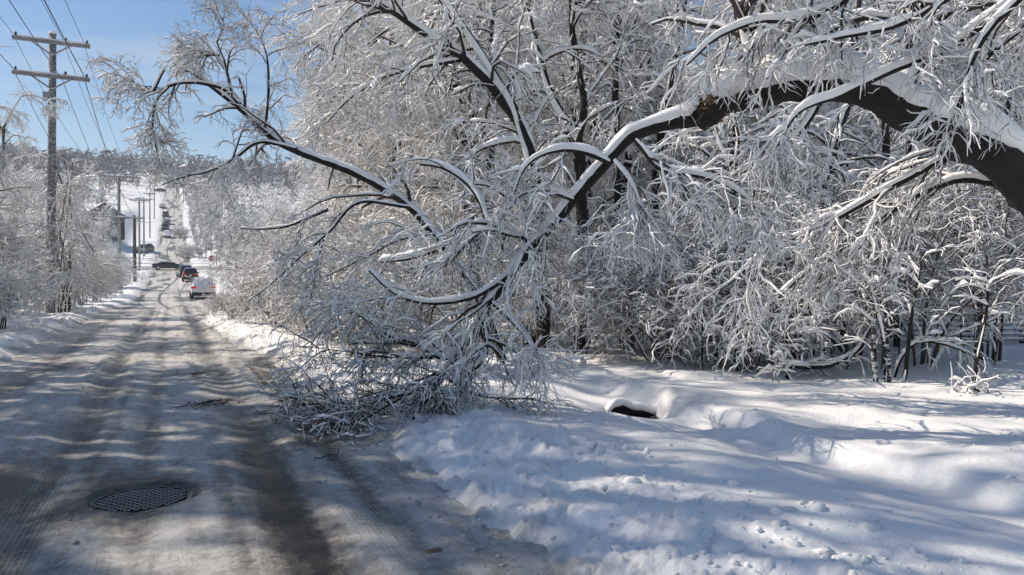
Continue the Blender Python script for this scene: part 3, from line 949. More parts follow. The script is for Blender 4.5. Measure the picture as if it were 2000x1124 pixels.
# ------------------------------------------------------------------ the tree bowed over the road on the left
def hero_bowed():
    rng = rngs(6)
    b0 = W(985, 546, 13.2)
    base = np.array([b0[0], b0[1], gz(b0[0], b0[1]) - .1])
    root = thing('bowed_tree', 'long thin tree bowed to the left over the road with a snapped tip', 'tree', tuple(base))
    main = np.vstack([base[None], PL([(930, 570), (880, 500), (845, 458), (800, 405), (720, 352), (645, 318), (585, 298), (535, 270), (482, 222), (432, 182), (383, 148)], 13.0, 13.6)])
    mains = [
        dict(P=main, r=[.085, .08, .072, .070, .068, .068, .068, .066, .062, .054, .046, .036], n=18, L=1.5, t0=.12, snow=.045, k=10, step=.12, name='trunk', up=.35, grav=.7, jit=.3),
        dict(P=PL([(470, 205), (440, 175), (395, 165), (345, 166), (300, 182), (262, 165), (225, 142)], 13.4, 13.8), r=[.045, .010], n=17, L=.95, snow=.02, k=7, step=.12, name='limb', t0=.35, grav=1.3, up=0., rmax=.016),
        dict(P=PL([(330, 172), (305, 200), (300, 250), (308, 300), (318, 335)], 13.6, 13.7), r=[.03, .008], n=16, L=.75, snow=.012, k=6, step=.12, name='limb', t0=.05, grav=1.3, up=-.1, rmax=.012),
        dict(P=PL([(300, 180), (315, 150), (322, 138)], 13.6), r=[.04, .025], n=0, snow=.02, k=7, step=.1, name='broken_stub'),
        dict(P=PL([(518, 250), (525, 180), (522, 110), (500, 60), (470, 20)], 13.3, 13.0), r=[.035, .008], n=10, L=.8, snow=.015, k=6, step=.15, name='limb', t0=.1, up=.3, grav=.4),
        dict(P=PL([(455, 190), (438, 120), (425, 85), (440, 50), (420, 15)], 13.4, 13.2), r=[.035, .008], n=11, L=.8, snow=.02, k=6, step=.15, name='limb', t0=.15, up=.3, grav=.5),
        dict(P=PL([(430, 110), (390, 105), (365, 95)], 13.4, 13.4), r=[.025, .008], n=16, L=.6, snow=.05, k=6, step=.15, name='limb', t0=.1, up=.1, grav=.8),
        dict(P=PL([(580, 292), (510, 278), (462, 308), (410, 335), (365, 345), (318, 362)], 13.2, 13.8), r=[.036, .01], n=8, L=.8, snow=.025, k=7, step=.12, name='limb', t0=.15, grav=.8, up=.1),
        dict(P=PL([(455, 312), (478, 250), (495, 225)], 13.4), r=[.025, .008], n=6, L=.7, snow=.02, k=6, step=.12, name='limb', t0=.1),
        dict(P=PL([(800, 405), (700, 395), (645, 452), (590, 500), (530, 555), (480, 592)], 12.6, 12.6), r=[.034, .008], n=12, L=.7, snow=.012, k=7, step=.12, name='limb', t0=.2, grav=.9, up=.05, rmax=.018),
        dict(P=PL([(632, 468), (618, 520), (608, 575), (585, 632)], 12.6), r=[.03, .008], n=10, L=.7, snow=.012, k=6, step=.12, name='limb', t0=.1, grav=.8),
        dict(P=PL([(640, 410), (570, 440), (510, 448), (470, 446)], 13.6, 14.4), r=[.035, .010], n=6, L=.8, snow=.03, k=6, step=.12, name='limb', t0=.1),
        dict(P=PL([(845, 458), (780, 470), (720, 500), (650, 535), (600, 560)], 12.8, 13.6), r=[.028, .008], n=18, L=1.0, snow=.03, k=6, step=.12, name='limb', t0=.1, grav=.9),
    ]
    lv = [dict(n=5, L=.55, ang=(.4, 1.1), grav=.7, nseg=4, rmax=.009, rmin=.004, wander=.38), dict(n=4, L=.30, ang=(.4, 1.2), grav=.6, nseg=3, rmax=.005, rmin=.003, wander=.45)]
    plant(mains, lv, rng, base, snow=(.021, .015, .011), bare=.2, root=root, split=True, name_main='limb')


hero_bowed()


# ------------------------------------------------------------------ trees with their own trunks in the middle of the wood
def mid_tree(label, base_px, D, mains, seed, snow=(.044, .033, .023, .02), bark=None, extra=True):
    rng = rngs(seed)
    b0 = W(base_px, 546, D)
    base = np.array([b0[0], b0[1], gz(b0[0], b0[1]) - .1])
    root = thing('snowy_tree', label, 'tree', tuple(base), group='trees with dark trunks behind the broken limb')
    ms = []
    for i, (pts, r, n, L) in enumerate(mains):
        P = PL(pts, D, D)
        if i == 0: P = np.vstack([base[None], P])
        ms.append(dict(P=P, r=[q * .72 for q in r], n=n, L=L, t0=.12 if i == 0 else .25, up=.15, grav=1.0, snow=.06, k=9, step=.2, name='trunk' if i == 0 else 'limb', rmax=.035, sang=1.1))
    lv = [dict(n=5, L=1.05, ang=(.4, 1.2), grav=1.0, nseg=5, rmax=.013, rmin=.005, wander=.36), dict(n=4.5, L=.52, ang=(.4, 1.2), grav=.9, nseg=3, rmax=.007, rmin=.004, wander=.45)]
    plant(ms, lv, rng, base, snow=snow, bare=.13, root=root, split=True, bark=bark)


mid_tree('snow-topped tree leaning left with two thick dark parallel limbs above the bowed trunk', 1062, 14.5,
         [([(1052, 480), (1040, 330), (1022, 250), (965, 175), (905, 112), (850, 78), (780, 34), (690, -20), (600, -70)], [.19, .18, .16, .15, .14, .12, .10, .085, .06, .03], 26, 2.1),
          ([(1040, 330), (1005, 215), (955, 130), (912, 62), (872, -5), (840, -90)], [.13, .11, .09, .08, .06, .04], 18, 1.8),
          ([(912, 118), (830, 130), (760, 150), (690, 190), (640, 240)], [.05, .015], 14, 1.3)], 41)
mid_tree('dark tree forking into a narrow V just left of the snapped limb', 1138, 16.0,
         [([(1136, 480), (1134, 330), (1128, 262), (1085, 205), (1060, 130), (1040, 55), (1018, -40), (1000, -140)], [.17, .165, .16, .14, .11, .10, .08, .06, .03], 22, 2.0),
          ([(1130, 270), (1142, 205), (1128, 130), (1116, 45), (1120, -60), (1125, -150)], [.12, .11, .10, .085, .06, .03], 16, 1.8),
          ([(1142, 195), (1175, 150), (1205, 105), (1222, 50), (1250, -20)], [.045, .015], 10, 1.4)], 42)
mid_tree('straight dark trunk blotched with snow passing under the break of the limb', 1430, 13.0,
         [([(1430, 520), (1428, 330), (1434, 220), (1446, 110), (1442, 0), (1448, -120), (1450, -260)], [.14, .135, .125, .12, .115, .10, .08, .04], 18, 2.0),
          ([(1428, 330), (1408, 285), (1392, 235)], [.06, .035], 4, 1.2)], 43, bark=M_BLOTCH)
mid_tree('crooked dark trunk standing below the thick limb beside the drooping boughs', 1600, 14.0,
         [([(1592, 500), (1598, 390), (1618, 320), (1640, 250), (1662, 170), (1670, 40), (1690, -120)], [.18, .17, .15, .13, .12, .11, .09, .05], 18, 2.0)], 44)
mid_tree('thin upright tree between the V-shaped tree and the snapped limb', 1205, 19.0,
         [([(1206, 500), (1204, 260), (1203, 150), (1205, 60), (1212, -40), (1205, -160)], [.13, .125, .12, .11, .10, .07, .04], 20, 2.2),
          ([(1204, 150), (1222, 95), (1240, 40), (1275, -30)], [.06, .03], 8, 1.5)], 45)
mid_tree('upright tree with a blotched trunk left of the V-shaped tree', 958, 18.0,
         [([(958, 500), (956, 390), (960, 300), (966, 230), (958, 120), (965, 0), (950, -120)], [.17, .165, .15, .14, .12, .10, .08, .04], 22, 2.2)], 46, bark=M_BLOTCH)
mid_tree('slanting dark trunk in a gap of blue sky right of the break', 1268, 21.0,
         [([(1272, 480), (1284, 330), (1292, 240), (1312, 150), (1330, 60), (1345, -60)], [.17, .16, .15, .15, .13, .10, .05], 20, 2.2)], 47)
mid_tree('twin-stemmed tree deep in the wood right of the crooked trunk', 1735, 17.0,
         [([(1728, 500), (1722, 400), (1732, 300), (1728, 200), (1740, 60), (1750, -100)], [.14, .135, .13, .12, .10, .08, .04], 22, 2.2),
          ([(1728, 480), (1770, 330), (1790, 200), (1800, 60)], [.09, .08, .06, .03], 14, 2.0)], 48)

# wood behind: copies of three tall trees
rr = random.Random(77)
spots = []
for D, n in ((20, 6), (24, 8), (29, 9), (35, 10), (43, 11)):
    for i in range(n):
        px = 560 + (2120 - 560) * (i + .2 + .6 * rr.random()) / n
        if D < 30 and px < 740: px += 200
        if px < 640: px += 60
        spots.append((px, D + rr.uniform(-1.8, 1.8)))
for i, (px, D) in enumerate(spots):
    k = ('tall', 'oak', 'slim')[i % 3]
    place_px(k, px, D, 'tall snow-covered bare tree in the dense wood behind the broken limb', 'tree', 'trees of the wood behind the broken limb', rz=rr.random() * 6.28, s=rr.uniform(.7, 1.1), name='wood_tree')
# trees lining the far slope
FT = ('frosted bare tree on the slope right of the far road', 'tree', 'frosted trees right of the far road')
for i in range(92):
    Y = 58 + 3.1 * i + rr.uniform(-3, 3)
    X = 7.2 + (i % 4) * 3.6 + rr.random() * 3.5
    if 124 < Y < 142: X += 6
    k = 'far' if Y > 95 else ('slim', 'oak', 'tall')[i % 3]
    place(k, X, Y, *FT, rz=rr.random() * 6.28, s=rr.uniform(.6, .95) if k == 'far' else rr.uniform(.45, .65), name='slope_tree')
for i in range(16):
    place('far', 4.5 + 1.6 * rr.random(), 148 + 12 * i + rr.uniform(-4, 4), *FT, rz=rr.random() * 6.28, s=rr.uniform(.3, .5), name='slope_tree')
for i in range(16):
    Y = 145 + 11 * i + rr.uniform(-3, 3)
    place('far', 5.6 + 2.5 * rr.random(), Y, *FT, rz=rr.random() * 6.28, s=rr.uniform(.4, .6), name='slope_tree')
for i in range(30):
    Y = 58 + i * 8 + rr.uniform(-3, 3)
    X = -12.5 - rr.random() * 7 - (i % 3) * 7 - (Y - 60) * .03
    k = 'far' if Y > 95 else ('slim', 'oak', 'tall')[i % 3]
    place(k, X, Y, 'frosted bare tree behind the utility poles on the far left slope', 'tree', 'frosted trees left of the far road', rz=rr.random() * 6.28, s=rr.uniform(.7, 1.0) if k == 'far' else rr.uniform(.5, .7), name='slope_tree')

# trees beside the road on the left: one shows at the picture's edge, the rest throw the bars of shade
place_px('slim', -45, 26, 'bare snowy tree at the left edge reaching in front of the sky', 'tree', rz=1.1, s=.68, name='roadside_tree')
for i, (x, y, k, q) in enumerate(((-9.5, 17.0, 'sparse', 1.15), (-14.5, 23.0, 'oak', 1.3), (-8.0, 14.0, 'sparse', 1.2), (-8.7, 18.6, 'sparse', 1.25), (-11.0, 28.0, 'slim', 1.1), (-10.0, 21.0, 'sparse', 1.2),
                                 (-12.0, 37.0, 'slim', .9), (-13.0, 17.5, 'sparse', 1.3), (-12.5, 45.0, 'tall', .8), (-16.0, 40.0, 'oak', .9), (-11.5, 24.5, 'sparse', 1.0), (-9.8, 32.5, 'sparse', .8))):
    place(k, x, y, 'roadside tree outside the left edge of the picture', 'tree', 'roadside trees beyond the left edge', rz=i * 1.7, s=q, name='roadside_tree')

# ------------------------------------------------------------------ shrubs of the thicket on the right
TH = 'snow-bent shrubs of the thicket'
place_px('upright', 1560, 12.6, 'dark-stemmed bush of many upright stems in the shade behind the looped bough', 'shrub', TH, rz=.4, s=.95)
place_px('arch', 1420, 13.2, 'arching snow-bent bush with dark tangled underside left of the upright stems', 'shrub', TH, rz=1.9, s=1.0)
place_px('arch', 1800, 12.2, 'spreading snowy bush in front of the slatted fence', 'shrub', TH, rz=3.7, s=.95)
place_px('upright', 1930, 12.8, 'upright snowy bush at the right edge of the picture beside the fence', 'shrub', TH, rz=5.0, s=1.0)
place_px('arch', 1660, 13.8, 'tall arching bush behind the thin saplings', 'shrub', TH, rz=2.6, s=1.15)
place_px('mound', 1230, 14.8, 'low snow-loaded bush behind the dark hole in the snow', 'shrub', TH, rz=.9, s=.85)
place_px('arch', 1130, 14.2, 'thin bush of drooping frosted twigs right of the fallen crown', 'shrub', TH, rz=4.4, s=.8)
place_px('brush', 1300, 13.4, 'low tangle of bare brown twigs lying on the snow behind the hole', 'shrub', TH, rz=.2, s=1.15)
place_px('brush', 1450, 12.2, 'low dark tangle of twigs under the arching bush', 'shrub', TH, rz=2.2, s=1.0)
place_px('mound', 1040, 17.0, 'pale snow-loaded bush glimpsed behind the fallen crown', 'shrub', TH, rz=2.0, s=.95)
place_px('mound', 1540, 16.0, 'snow-loaded bush deep in the thicket behind the dark stems', 'shrub', TH, rz=3.0, s=1.25)
place_px('mound', 1900, 16.6, 'snow-loaded bush behind the right end of the fence', 'shrub', TH, rz=4.0, s=1.2)
place_px('arch', 900, 16.0, 'snowy bush behind the bent trunk of the bowed tree', 'shrub', TH, rz=5.2, s=1.1)
place_px('mound', 760, 18.5, 'snow-loaded bush behind the dark hanging branches of the bowed tree', 'shrub', TH, rz=1.2, s=1.15)
place_px('arch', 700, 21.0, 'snowy bush beside the road behind the dark hanging branches', 'shrub', TH, rz=2.9, s=1.2)
place_px('mound', 620, 27.0, 'rounded snowy bush at the roadside above the brown brush', 'shrub', TH, rz=.3, s=1.3)
place_px('arch', 545, 34.0, 'tall snowy bush at the roadside right of the white car', 'shrub', TH, rz=1.6, s=1.4)
# brown brush at the road's right edge
BR = 'brown brush heaped along the right edge of the road'
for px, D, s, lab in ((452, 25.5, .55, 'brown twiggy brush at the road edge in front of the white car'), (535, 23.5, .9, 'brown twiggy brush heap just right of the one before the white car'),
                      (610, 20.5, 1.15, 'twiggy brush heap below the dark hanging branches'), (680, 18, 1.1, 'twiggy brush heap left of the fallen crown'), (745, 15.5, 1.0, 'brush heap directly behind the fallen crown')):
    place_px('brush', px, D, lab, 'brush', BR, rz=px * .013, s=s, name='brush_heap')


def stem_tree(name, label, D, mains, seed, n=6, L=.7, cat_='sapling', group=None, twigs=True, snow=(.026, .02, .017), bark=None):
    rng = rngs(seed)
    b0 = W(mains[0][0][0][0], 546, D)
    base = np.array([b0[0], b0[1], gz(b0[0], b0[1]) - .05])
    root = thing(name, label, cat_, tuple(base), group=group)
    ms = []
    for i, (pts, r) in enumerate(mains):
        P = PL(pts, D)
        if i == 0: P[0] = base
        ms.append(dict(P=P, r=r, n=n if twigs else 0, L=L, t0=.35, up=.2, grav=.8, snow=.035, k=8, step=.1, name='stem', rmax=.012, sang=1.2))
    lv = [dict(n=4, L=.4, ang=(.4, 1.0), grav=.6, nseg=3, rmax=.006, rmin=.003, wander=.25)]
    plant(ms, lv, rng, base, snow=snow, bare=.15, root=root, split=True, name_main='stem', bark=bark)


SG = 'thin saplings at the front of the thicket'
stem_tree('sapling', 'double-stemmed sapling with a leaning upper half right of the dark bush', 10.6,
          [([(1733, 770), (1731, 700), (1722, 640), (1712, 600), (1702, 560), (1685, 520)], [.055, .05, .045, .04, .035, .02]), ([(1712, 768), (1708, 690), (1706, 620), (1700, 570)], [.04, .035, .03, .02])], 61, n=9, group=SG, bark=M_BLOTCH)
stem_tree('sapling', 'thin sapling leaning right just beside the double-stemmed one', 10.6, [([(1760, 772), (1768, 735), (1772, 690), (1780, 620), (1790, 560), (1800, 500)], [.035, .012])], 62, n=9, group=SG)
stem_tree('sapling', 'slim dark sapling standing alone in front near the right edge', 9.6, [([(1899, 812), (1902, 760), (1908, 700), (1925, 620), (1930, 540), (1920, 470)], [.03, .010])], 63, n=12, group=SG)
stem_tree('fallen_bough', 'snow-topped fallen bough propped on the snow right of the slim sapling', 9.4, [([(1966, 818), (1945, 795), (1925, 778), (1905, 758)], [.028, .015])], 64, n=5, L=.5, cat_='branch')
stem_tree('looped_bough', 'snow-topped bough bent in a tight loop down to the snow', 11.2,
          [([(1560, 748), (1540, 742), (1536, 728), (1545, 716), (1570, 718), (1620, 714), (1670, 690), (1690, 660), (1700, 640)], [.022, .03, .035, .04, .042, .04, .035, .03, .02])], 65, n=8, L=.5, cat_='branch')
stem_tree('weed', 'small snowy weed standing on the snow left of the looped bough', 10.8, [([(1508, 752), (1510, 730), (1514, 706), (1512, 680)], [.008, .004]), ([(1522, 750), (1518, 728), (1512, 700)], [.007, .004])], 66, n=6, L=.3, cat_='weed')
stem_tree('weed', 'little leafless weed poking out of the snow left of the slim sapling', 9.5, [([(1868, 812), (1866, 792), (1858, 780)], [.007, .004]), ([(1870, 812), (1876, 790), (1880, 768)], [.007, .003])], 67, n=4, L=.2, cat_='weed')
stem_tree('sapling', 'slender bent sapling arching over the low twigs behind the hole', 13.0, [([(1275, 745), (1262, 700), (1225, 640), (1180, 610), (1120, 640), (1080, 668)], [.018, .006])], 68, n=14, L=.6, group=SG)
stem_tree('sapling', 'bent sapling rising from the dark bush towards the upper left', 12.4, [([(1660, 742), (1640, 680), (1590, 640), (1530, 600), (1470, 575), (1400, 560)], [.035, .012])], 69, n=14, L=.8, group=SG)
stem_tree('sapling', 'forked sapling with a bare dark stem left of the fence', 11.6, [([(1815, 745), (1832, 700), (1850, 660), (1835, 610), (1870, 560), (1890, 520)], [.024, .008]), ([(1850, 660), (1900, 640), (1950, 620), (1990, 590)], [.014, .005])], 70, n=10, L=.6, group=SG)
stem_tree('sapling', 'arching sapling stem bowed right towards the fence foot', 11.0, [([(1745, 752), (1760, 700), (1790, 670), (1840, 672), (1890, 692), (1925, 722)], [.03, .010])], 71, n=10, L=.6, group=SG)

ru = random.Random(31)
for i in range(16):
    px = 1385 + 38 * i + ru.uniform(-14, 14); D_ = ru.uniform(11.6, 13.6)
    yb = 546 + CAM_Z * FOC / D_; yt = ru.uniform(430, 560); dx = ru.uniform(-50, 50)
    stem_tree('sapling', 'thin dark upright stem among the bushes of the thicket', D_, [([(px, yb), (px + dx * .2 + ru.uniform(-5, 5), yb * .75 + yt * .25), (px + dx * .45 + ru.uniform(-8, 8), (yb + yt) / 2), (px + dx, yt)], [.016, .005])], 400 + i, n=5, L=.5, group='thin stems among the bushes', snow=(.014, .01, .008))

# rusty leaves still hanging in the thicket
rl = random.Random(9)
mb = MB()
for k in range(170):
    c = W(1330 + rl.gauss(0, 38), 560 + rl.gauss(0, 42), 12.6 + rl.gauss(0, .25))
    a = rl.random() * 6.28; s = .03 + .02 * rl.random()
    u = np.array([math.cos(a), math.sin(a), rl.gauss(0, .4)]) * s; v = np.array([-math.sin(a) * .4, math.cos(a) * .4, -.8]) * s
    mb.add([c, c + u + v * .6, c + v * 2, c - u + v * .6, c + v + np.cross(u, v) / s * .25], [(0, 1, 4), (1, 2, 4), (2, 3, 4), (3, 0, 4)])
lf = mb.build('dead_leaves', M_LEAF); lf['kind'] = 'stuff'
tag(lf, 'rusty brown dead leaves still hanging in the thicket', 'leaves')

# ------------------------------------------------------------------ shrubs on the left verge
LV = 'snow-plastered shrubs on the left verge'
for key, px, D, s, rz, lab in (
        ('mound', -5, 21, .8, .3, 'snow-plastered bush at the left edge nearest the road bank'),
        ('arch', -40, 24, 1.2, 1.3, 'tall snow-plastered bush cut by the left edge'),
        ('mound', 0, 29, .95, 2.2, 'snow-plastered bush just left of the vine-covered pole'),
        ('mound', 30, 36, 1.4, 4.0, 'big pale snow-plastered bush left of and behind the vine-covered pole'),
        ('arch', 138, 36, 1.0, 2.9, 'snowy bush right beside the vine-covered pole'),
        ('mound', 160, 42, 1.1, .9, 'snow-plastered bush in the shade right of the vine-covered pole'),
        ('mound', 188, 50, 1.05, 3.3, 'snow-plastered bush nearest the road right of the pole'),
        ('arch', 185, 60, 1.4, 5.1, 'arching snowy bush by the foot of the second utility pole'),
        ('mound', 208, 74, 1.3, 1.7, 'rounded snowy bush left of the pair of far utility poles')):
    place_px(key, px, D, lab, 'shrub', LV, rz=rz, s=s)
for px, D, s, lab in ((20, 44, .55, 'snowy tree behind the bushes at the far left edge'), (75, 52, .62, 'snowy tree seen just left of the vine-covered pole'), (150, 58, .58, 'snowy tree seen just right of the vine-covered pole'), (190, 75, .6, 'snowy tree left of the second utility pole')):
    place_px('oak' if px % 2 else 'slim', px, D, lab, 'tree', rz=px * .1, s=s, name='verge_tree')

# ------------------------------------------------------------------ utility poles and wires
def snow_cap_box(mb, c, d, rnd, h=.06):
    """rounded ridge of snow on top of a bar running along x"""
    n = 14
    pts, rad = [], []
    for i in range(n):
        t = i / (n - 1)
        pts.append((c[0] - d[0] / 2 + d[0] * t, c[1], c[2] + d[2] / 2 + h * .15)); rad.append((.5 if i in (0, n - 1) else 1) * (h * (.8 + .4 * rnd.random())))
    mb.tube(pts, rad, 8)


def pole(name, label, X, Y, H, arms, rad=.16, mat=None, group='utility poles along the left side of the road', arm_l=2.75, extra=None, lean=0.0, base_z=None):
    rnd = random.Random(int(Y * 7))
    z0 = gz(X, Y) if base_z is None else base_z
    root = thing(name, label, 'utility pole', (X, Y, z0), group=group)
    root.rotation_euler = (0, lean, 0)
    mb = MB(); mb.tube([(0, 0, -.3), (0, 0, H * .5), (0, 0, H)], [rad, rad * .92, rad * .8], 16)
    mb.build('shaft', mat or M_POLE, root, smooth=True)
    mb = MB(); mb.tube([(0, 0, H - .02), (0, 0, H + .07), (0, 0, H + .13)], [rad * .95, rad * .8, rad * .2], 12); mb.build('snow_cap', M_SNOW, root, smooth=True)
    for az in arms:
        a = MB(); a.box((0, -rad - .05, az), (arm_l, .11, .15)); arm = a.build('crossarm', M_ARM, root)
        s = MB(); snow_cap_box(s, (0, -rad - .05, az), (arm_l, .1, .15), rnd); s.build('snow_cap', M_SNOW, arm, smooth=True)
        b = MB()
        for sg in (-1, 1):
            b.tube([(sg * .72, -rad - .10, az - .06), (sg * .02, -rad - .02, az - .52)], .035, 6)
        b.build('brace', M_METAL, root)
        for ix in (-arm_l / 2 + .12, arm_l * .18, arm_l / 2 - .12):
            q = MB(); q.tube([(ix, -rad - .05, az + .07), (ix, -rad - .05, az + .12), (ix, -rad - .05, az + .17), (ix, -rad - .05, az + .24)], [.03, .065, .045, .05], 8)
            q.build('insulator', M_CERAM, root, smooth=True)
    if extra: extra(root, H, rad)
    return root


def transformer(root, H, rad):
    mb = MB(); mb.tube([(-.5, 0, H - 4.4), (-.5, 0, H - 4.35), (-.5, 0, H - 3.3), (-.5, 0, H - 3.2)], [.2, .28, .28, .2], 14)
    t = mb.build('transformer', M_METAL, root, smooth=False)
    mb = MB(); mb.tube([(-.5, 0, H - 3.2), (-.5, 0, H - 3.1), (-.5, 0, H - 3.02)], [.28, .24, .05], 12); mb.build('snow_cap', M_SNOW, t, smooth=True)


def bracket(root, H, rad):
    mb = MB(); mb.box((-.22, 0, H - 2.6), (.2, .22, .34)); mb.box((-.16, 0, H - 3.1), (.12, .2, .2)); mb.build('cable_bracket', M_METAL, root)
    mb = MB(); mb.box((.25, -.05, H - 5.6), (.25, .16, .2)); mb.build('cable_clamp', M_METAL, root)


PX = -4.6
A1, A2 = 11.15, 9.75
pole('utility_pole', 'tall utility pole with two snowy crossarms and a vine around its foot', PX, 36.0, 11.55, [A1, A2], rad=.17, extra=bracket, lean=.012)
zb2 = gz(PX, 80.0)
pole('utility_pole', 'second utility pole carrying a grey transformer can', PX, 80.0, 10.9, [10.75, 6.9], rad=.16, extra=transformer)
pole('utility_pole', 'shorter dark utility pole right of the transformer pole', -3.95, 96.0, 7.6, [7.3], rad=.20, mat=M_DARKPOLE, arm_l=2.2)
pole('utility_pole', 'far utility pole just behind the dark short pole', PX, 128.0, 11.2, [10.8], rad=.16)
pole('utility_pole', 'far utility pole beside the parked dark car', PX - .3, 158.0, 11.2, [10.8], rad=.16)
pole('utility_pole', 'far utility pole halfway up the hill left of the oncoming white car', PX - .3, 200.0, 11.0, [10.6], rad=.16)
pole('utility_pole', 'far utility pole near the top of the hill', PX - .3, 250.0, 11.0, [10.6], rad=.16)


def wire(label, p, q, sag, r=.011, group='overhead wires along the road', mat=None, name='overhead_wire', n=26):
    p, q = Vector(p), Vector(q)
    mb = MB()
    mb.tube([p.lerp(q, t) - Vector((0, 0, sag * 4 * t * (1 - t))) for t in [i / n for i in range(n + 1)]], r, 6)
    return tag(mb.build(name, mat or M_WIRE, smooth=True), label, 'wire', group)


ZA, ZB = gz(PX, 36.0), gz(PX, 80.0)
ins = .22
spec = [(-1.25, A1 + ins, 10.75 + ins, .011, 'thin wire on the left end of the upper crossarm'), (.5, A1 + ins, 10.75 + ins, .011, 'thin wire right of the pole on the upper crossarm'),
        (1.25, A1 + ins, 10.75 + ins, .011, 'thin wire on the right end of the upper crossarm'), (-1.25, A2 + ins, 6.9 + ins, .014, 'wire on the left end of the lower crossarm'),
        (.5, A2 - .1, 6.9 + ins, .014, 'wire right of the pole on the lower crossarm'), (1.25, A2 + ins, 6.9 + ins, .020, 'thick black wire on the right end of the lower crossarm')]
for dx, za, zb, r, lab in spec:
    wire(lab + ', near span', (PX + dx, 35.8, ZA + za), (PX + dx, -12.0, za + .3), .7, r)
    wire(lab + ', far span', (PX + dx, 35.8, ZA + za), (PX + dx, 79.8, ZB + zb), .9, r)
wire('thick cable hanging slack from the near pole down to the second pole', (PX + .25, 35.8, ZA + 6.0), (PX - .1, 79.8, ZB + 3.0), 1.9, .04)
wire('snow-covered cable crossing the far road from the second pole', (PX + .1, 79.8, ZB + 3.0), (16.0, 88.0, ZB + 2.6), .25, .028, group='cables crossing the far road', mat=M_SNOW)
wire('snow-covered cable running from the short dark pole across the hill road', (-3.95, 96, 1.2 + 6.8), (9.0, 205, 19.0), .3, .03, group='cables crossing the far road', mat=M_SNOW)
for (x0, y0, h0), (x1, y1, h1), lab in (((PX, 80, 10.9), (PX, 128, 11.0), 'wire from the second pole to the far pole behind it'), ((PX, 128, 11.0), (PX - .3, 158, 11.0), 'wire up the hill above the parked dark car'), ((PX - .3, 158, 11.0), (PX - .3, 200, 10.8), 'wire up the hill left of the oncoming white car')):
    for dx in (-1.1, 1.1):
        wire(lab + (' on its left side' if dx < 0 else ' on its right side'), (x0 + dx, y0 - .2, gz(x0, y0) + h0), (x1 + dx, y1 - .2, gz(x1, y1) + h1), .7, .016)


# vine on the near pole
def vine():
    rng = rngs(91)
    base = np.array([PX, 36.0, gz(PX, 36.0)])
    root = thing('pole_vine', 'snowy leafless vine tangle hanging around the lower half of the near pole', 'vine', tuple(base))
    ms = []
    for s in range(9):
        a = s * .7; h = 4.0 + 3.0 * rng.random()
        pts = [(PX + .42 + (.22 + .05 * t) * math.cos(a + t), 36.55 + (.22 + .05 * t) * math.sin(a + t), base[2] + h * t / 3) for t in range(4)]
        ms.append(dict(P=np.array(pts), r=[.03, .012], n=12, L=1.4, t0=.02, up=.15, grav=2.0, snow=.02, k=5, step=.5, rmax=.014, shrink=-.1))
    lv = [dict(n=6, L=.7, ang=(.4, 1.1), grav=1.6, nseg=4, rmax=.010, rmin=.005), dict(n=3, L=.35, ang=(.4, 1.1), grav=1.2, nseg=2, rmax=.007, rmin=.004)]
    plant(ms, lv, rng, base, snow=(.035, .032, .028), bare=.18, root=root, name_main='vine_stems', twig=M_BROWN, bark=M_BROWN)


vine()

# ------------------------------------------------------------------ cars
def paint(name, col, rough=.3): return plain(name, col, rough, coat=.5, spec=.5)


M_GLASS = plain('dark_car_glass', (.012, .014, .017), .08, spec=.8)
M_TYRE = plain('tyre_rubber', (.02, .02, .02), .85)
M_RIM = plain('alloy_rim', (.45, .46, .47), .35, metal=.8)
M_TRIM = plain('black_plastic_trim', (.02, .02, .021), .6)
M_PLATE = plain('plate_white', (.7, .7, .68), .5)
mt, nt_, b_ = new_mat('lit_tail_lamp'); b_.inputs['Base Color'].default_value = (.5, .02, .015, 1); b_.inputs['Emission Color'].default_value = (1, .05, .03, 1); b_.inputs['Emission Strength'].default_value = 0.2; b_.inputs['Roughness'].default_value = .25
M_TAIL = mt
M_TAILOFF = plain('red_lamp_glass', (.25, .015, .012), .2)
M_HEAD = plain('headlamp_glass', (.75, .77, .8), .12)

SHAPES = {  # stations: (y, z of the body's top, half width at the top, z of the shoulder); y runs from rear to front
    'suv': dict(L=4.5, W=1.86, H=1.68, st=[(-2.22, .86, .80, .78), (-2.20, 1.02, .80, .98), (-1.78, 1.60, .60, 1.04), (-1.2, 1.68, .64, 1.05), (-.2, 1.69, .65, 1.05), (.55, 1.60, .63, 1.04), (1.25, 1.06, .72, 1.00), (2.0, .96, .72, .88), (2.24, .80, .66, .72)], cab=(1, 6), wr=.35),
    'sedan': dict(L=4.85, W=1.82, H=1.43, st=[(-2.42, .84, .78, .76), (-2.36, 1.0, .78, .92), (-1.72, 1.06, .74, .96), (-.95, 1.38, .58, .96), (-.3, 1.43, .58, .95), (.35, 1.38, .58, .94), (1.2, .98, .70, .92), (2.1, .86, .72, .80), (2.42, .70, .64, .62)], cab=(2, 6), wr=.33),
    'pickup': dict(L=5.5, W=1.95, H=1.85, st=[(-2.7, 1.02, .86, .98), (-2.68, 1.08, .88, 1.04), (-.75, 1.10, .88, 1.06), (-.6, 1.72, .68, 1.12), (.0, 1.85, .70, 1.12), (.6, 1.78, .70, 1.12), (1.25, 1.18, .78, 1.12), (2.4, 1.10, .80, 1.04), (2.72, .95, .76, .9)], cab=(2, 6), wr=.4),
}


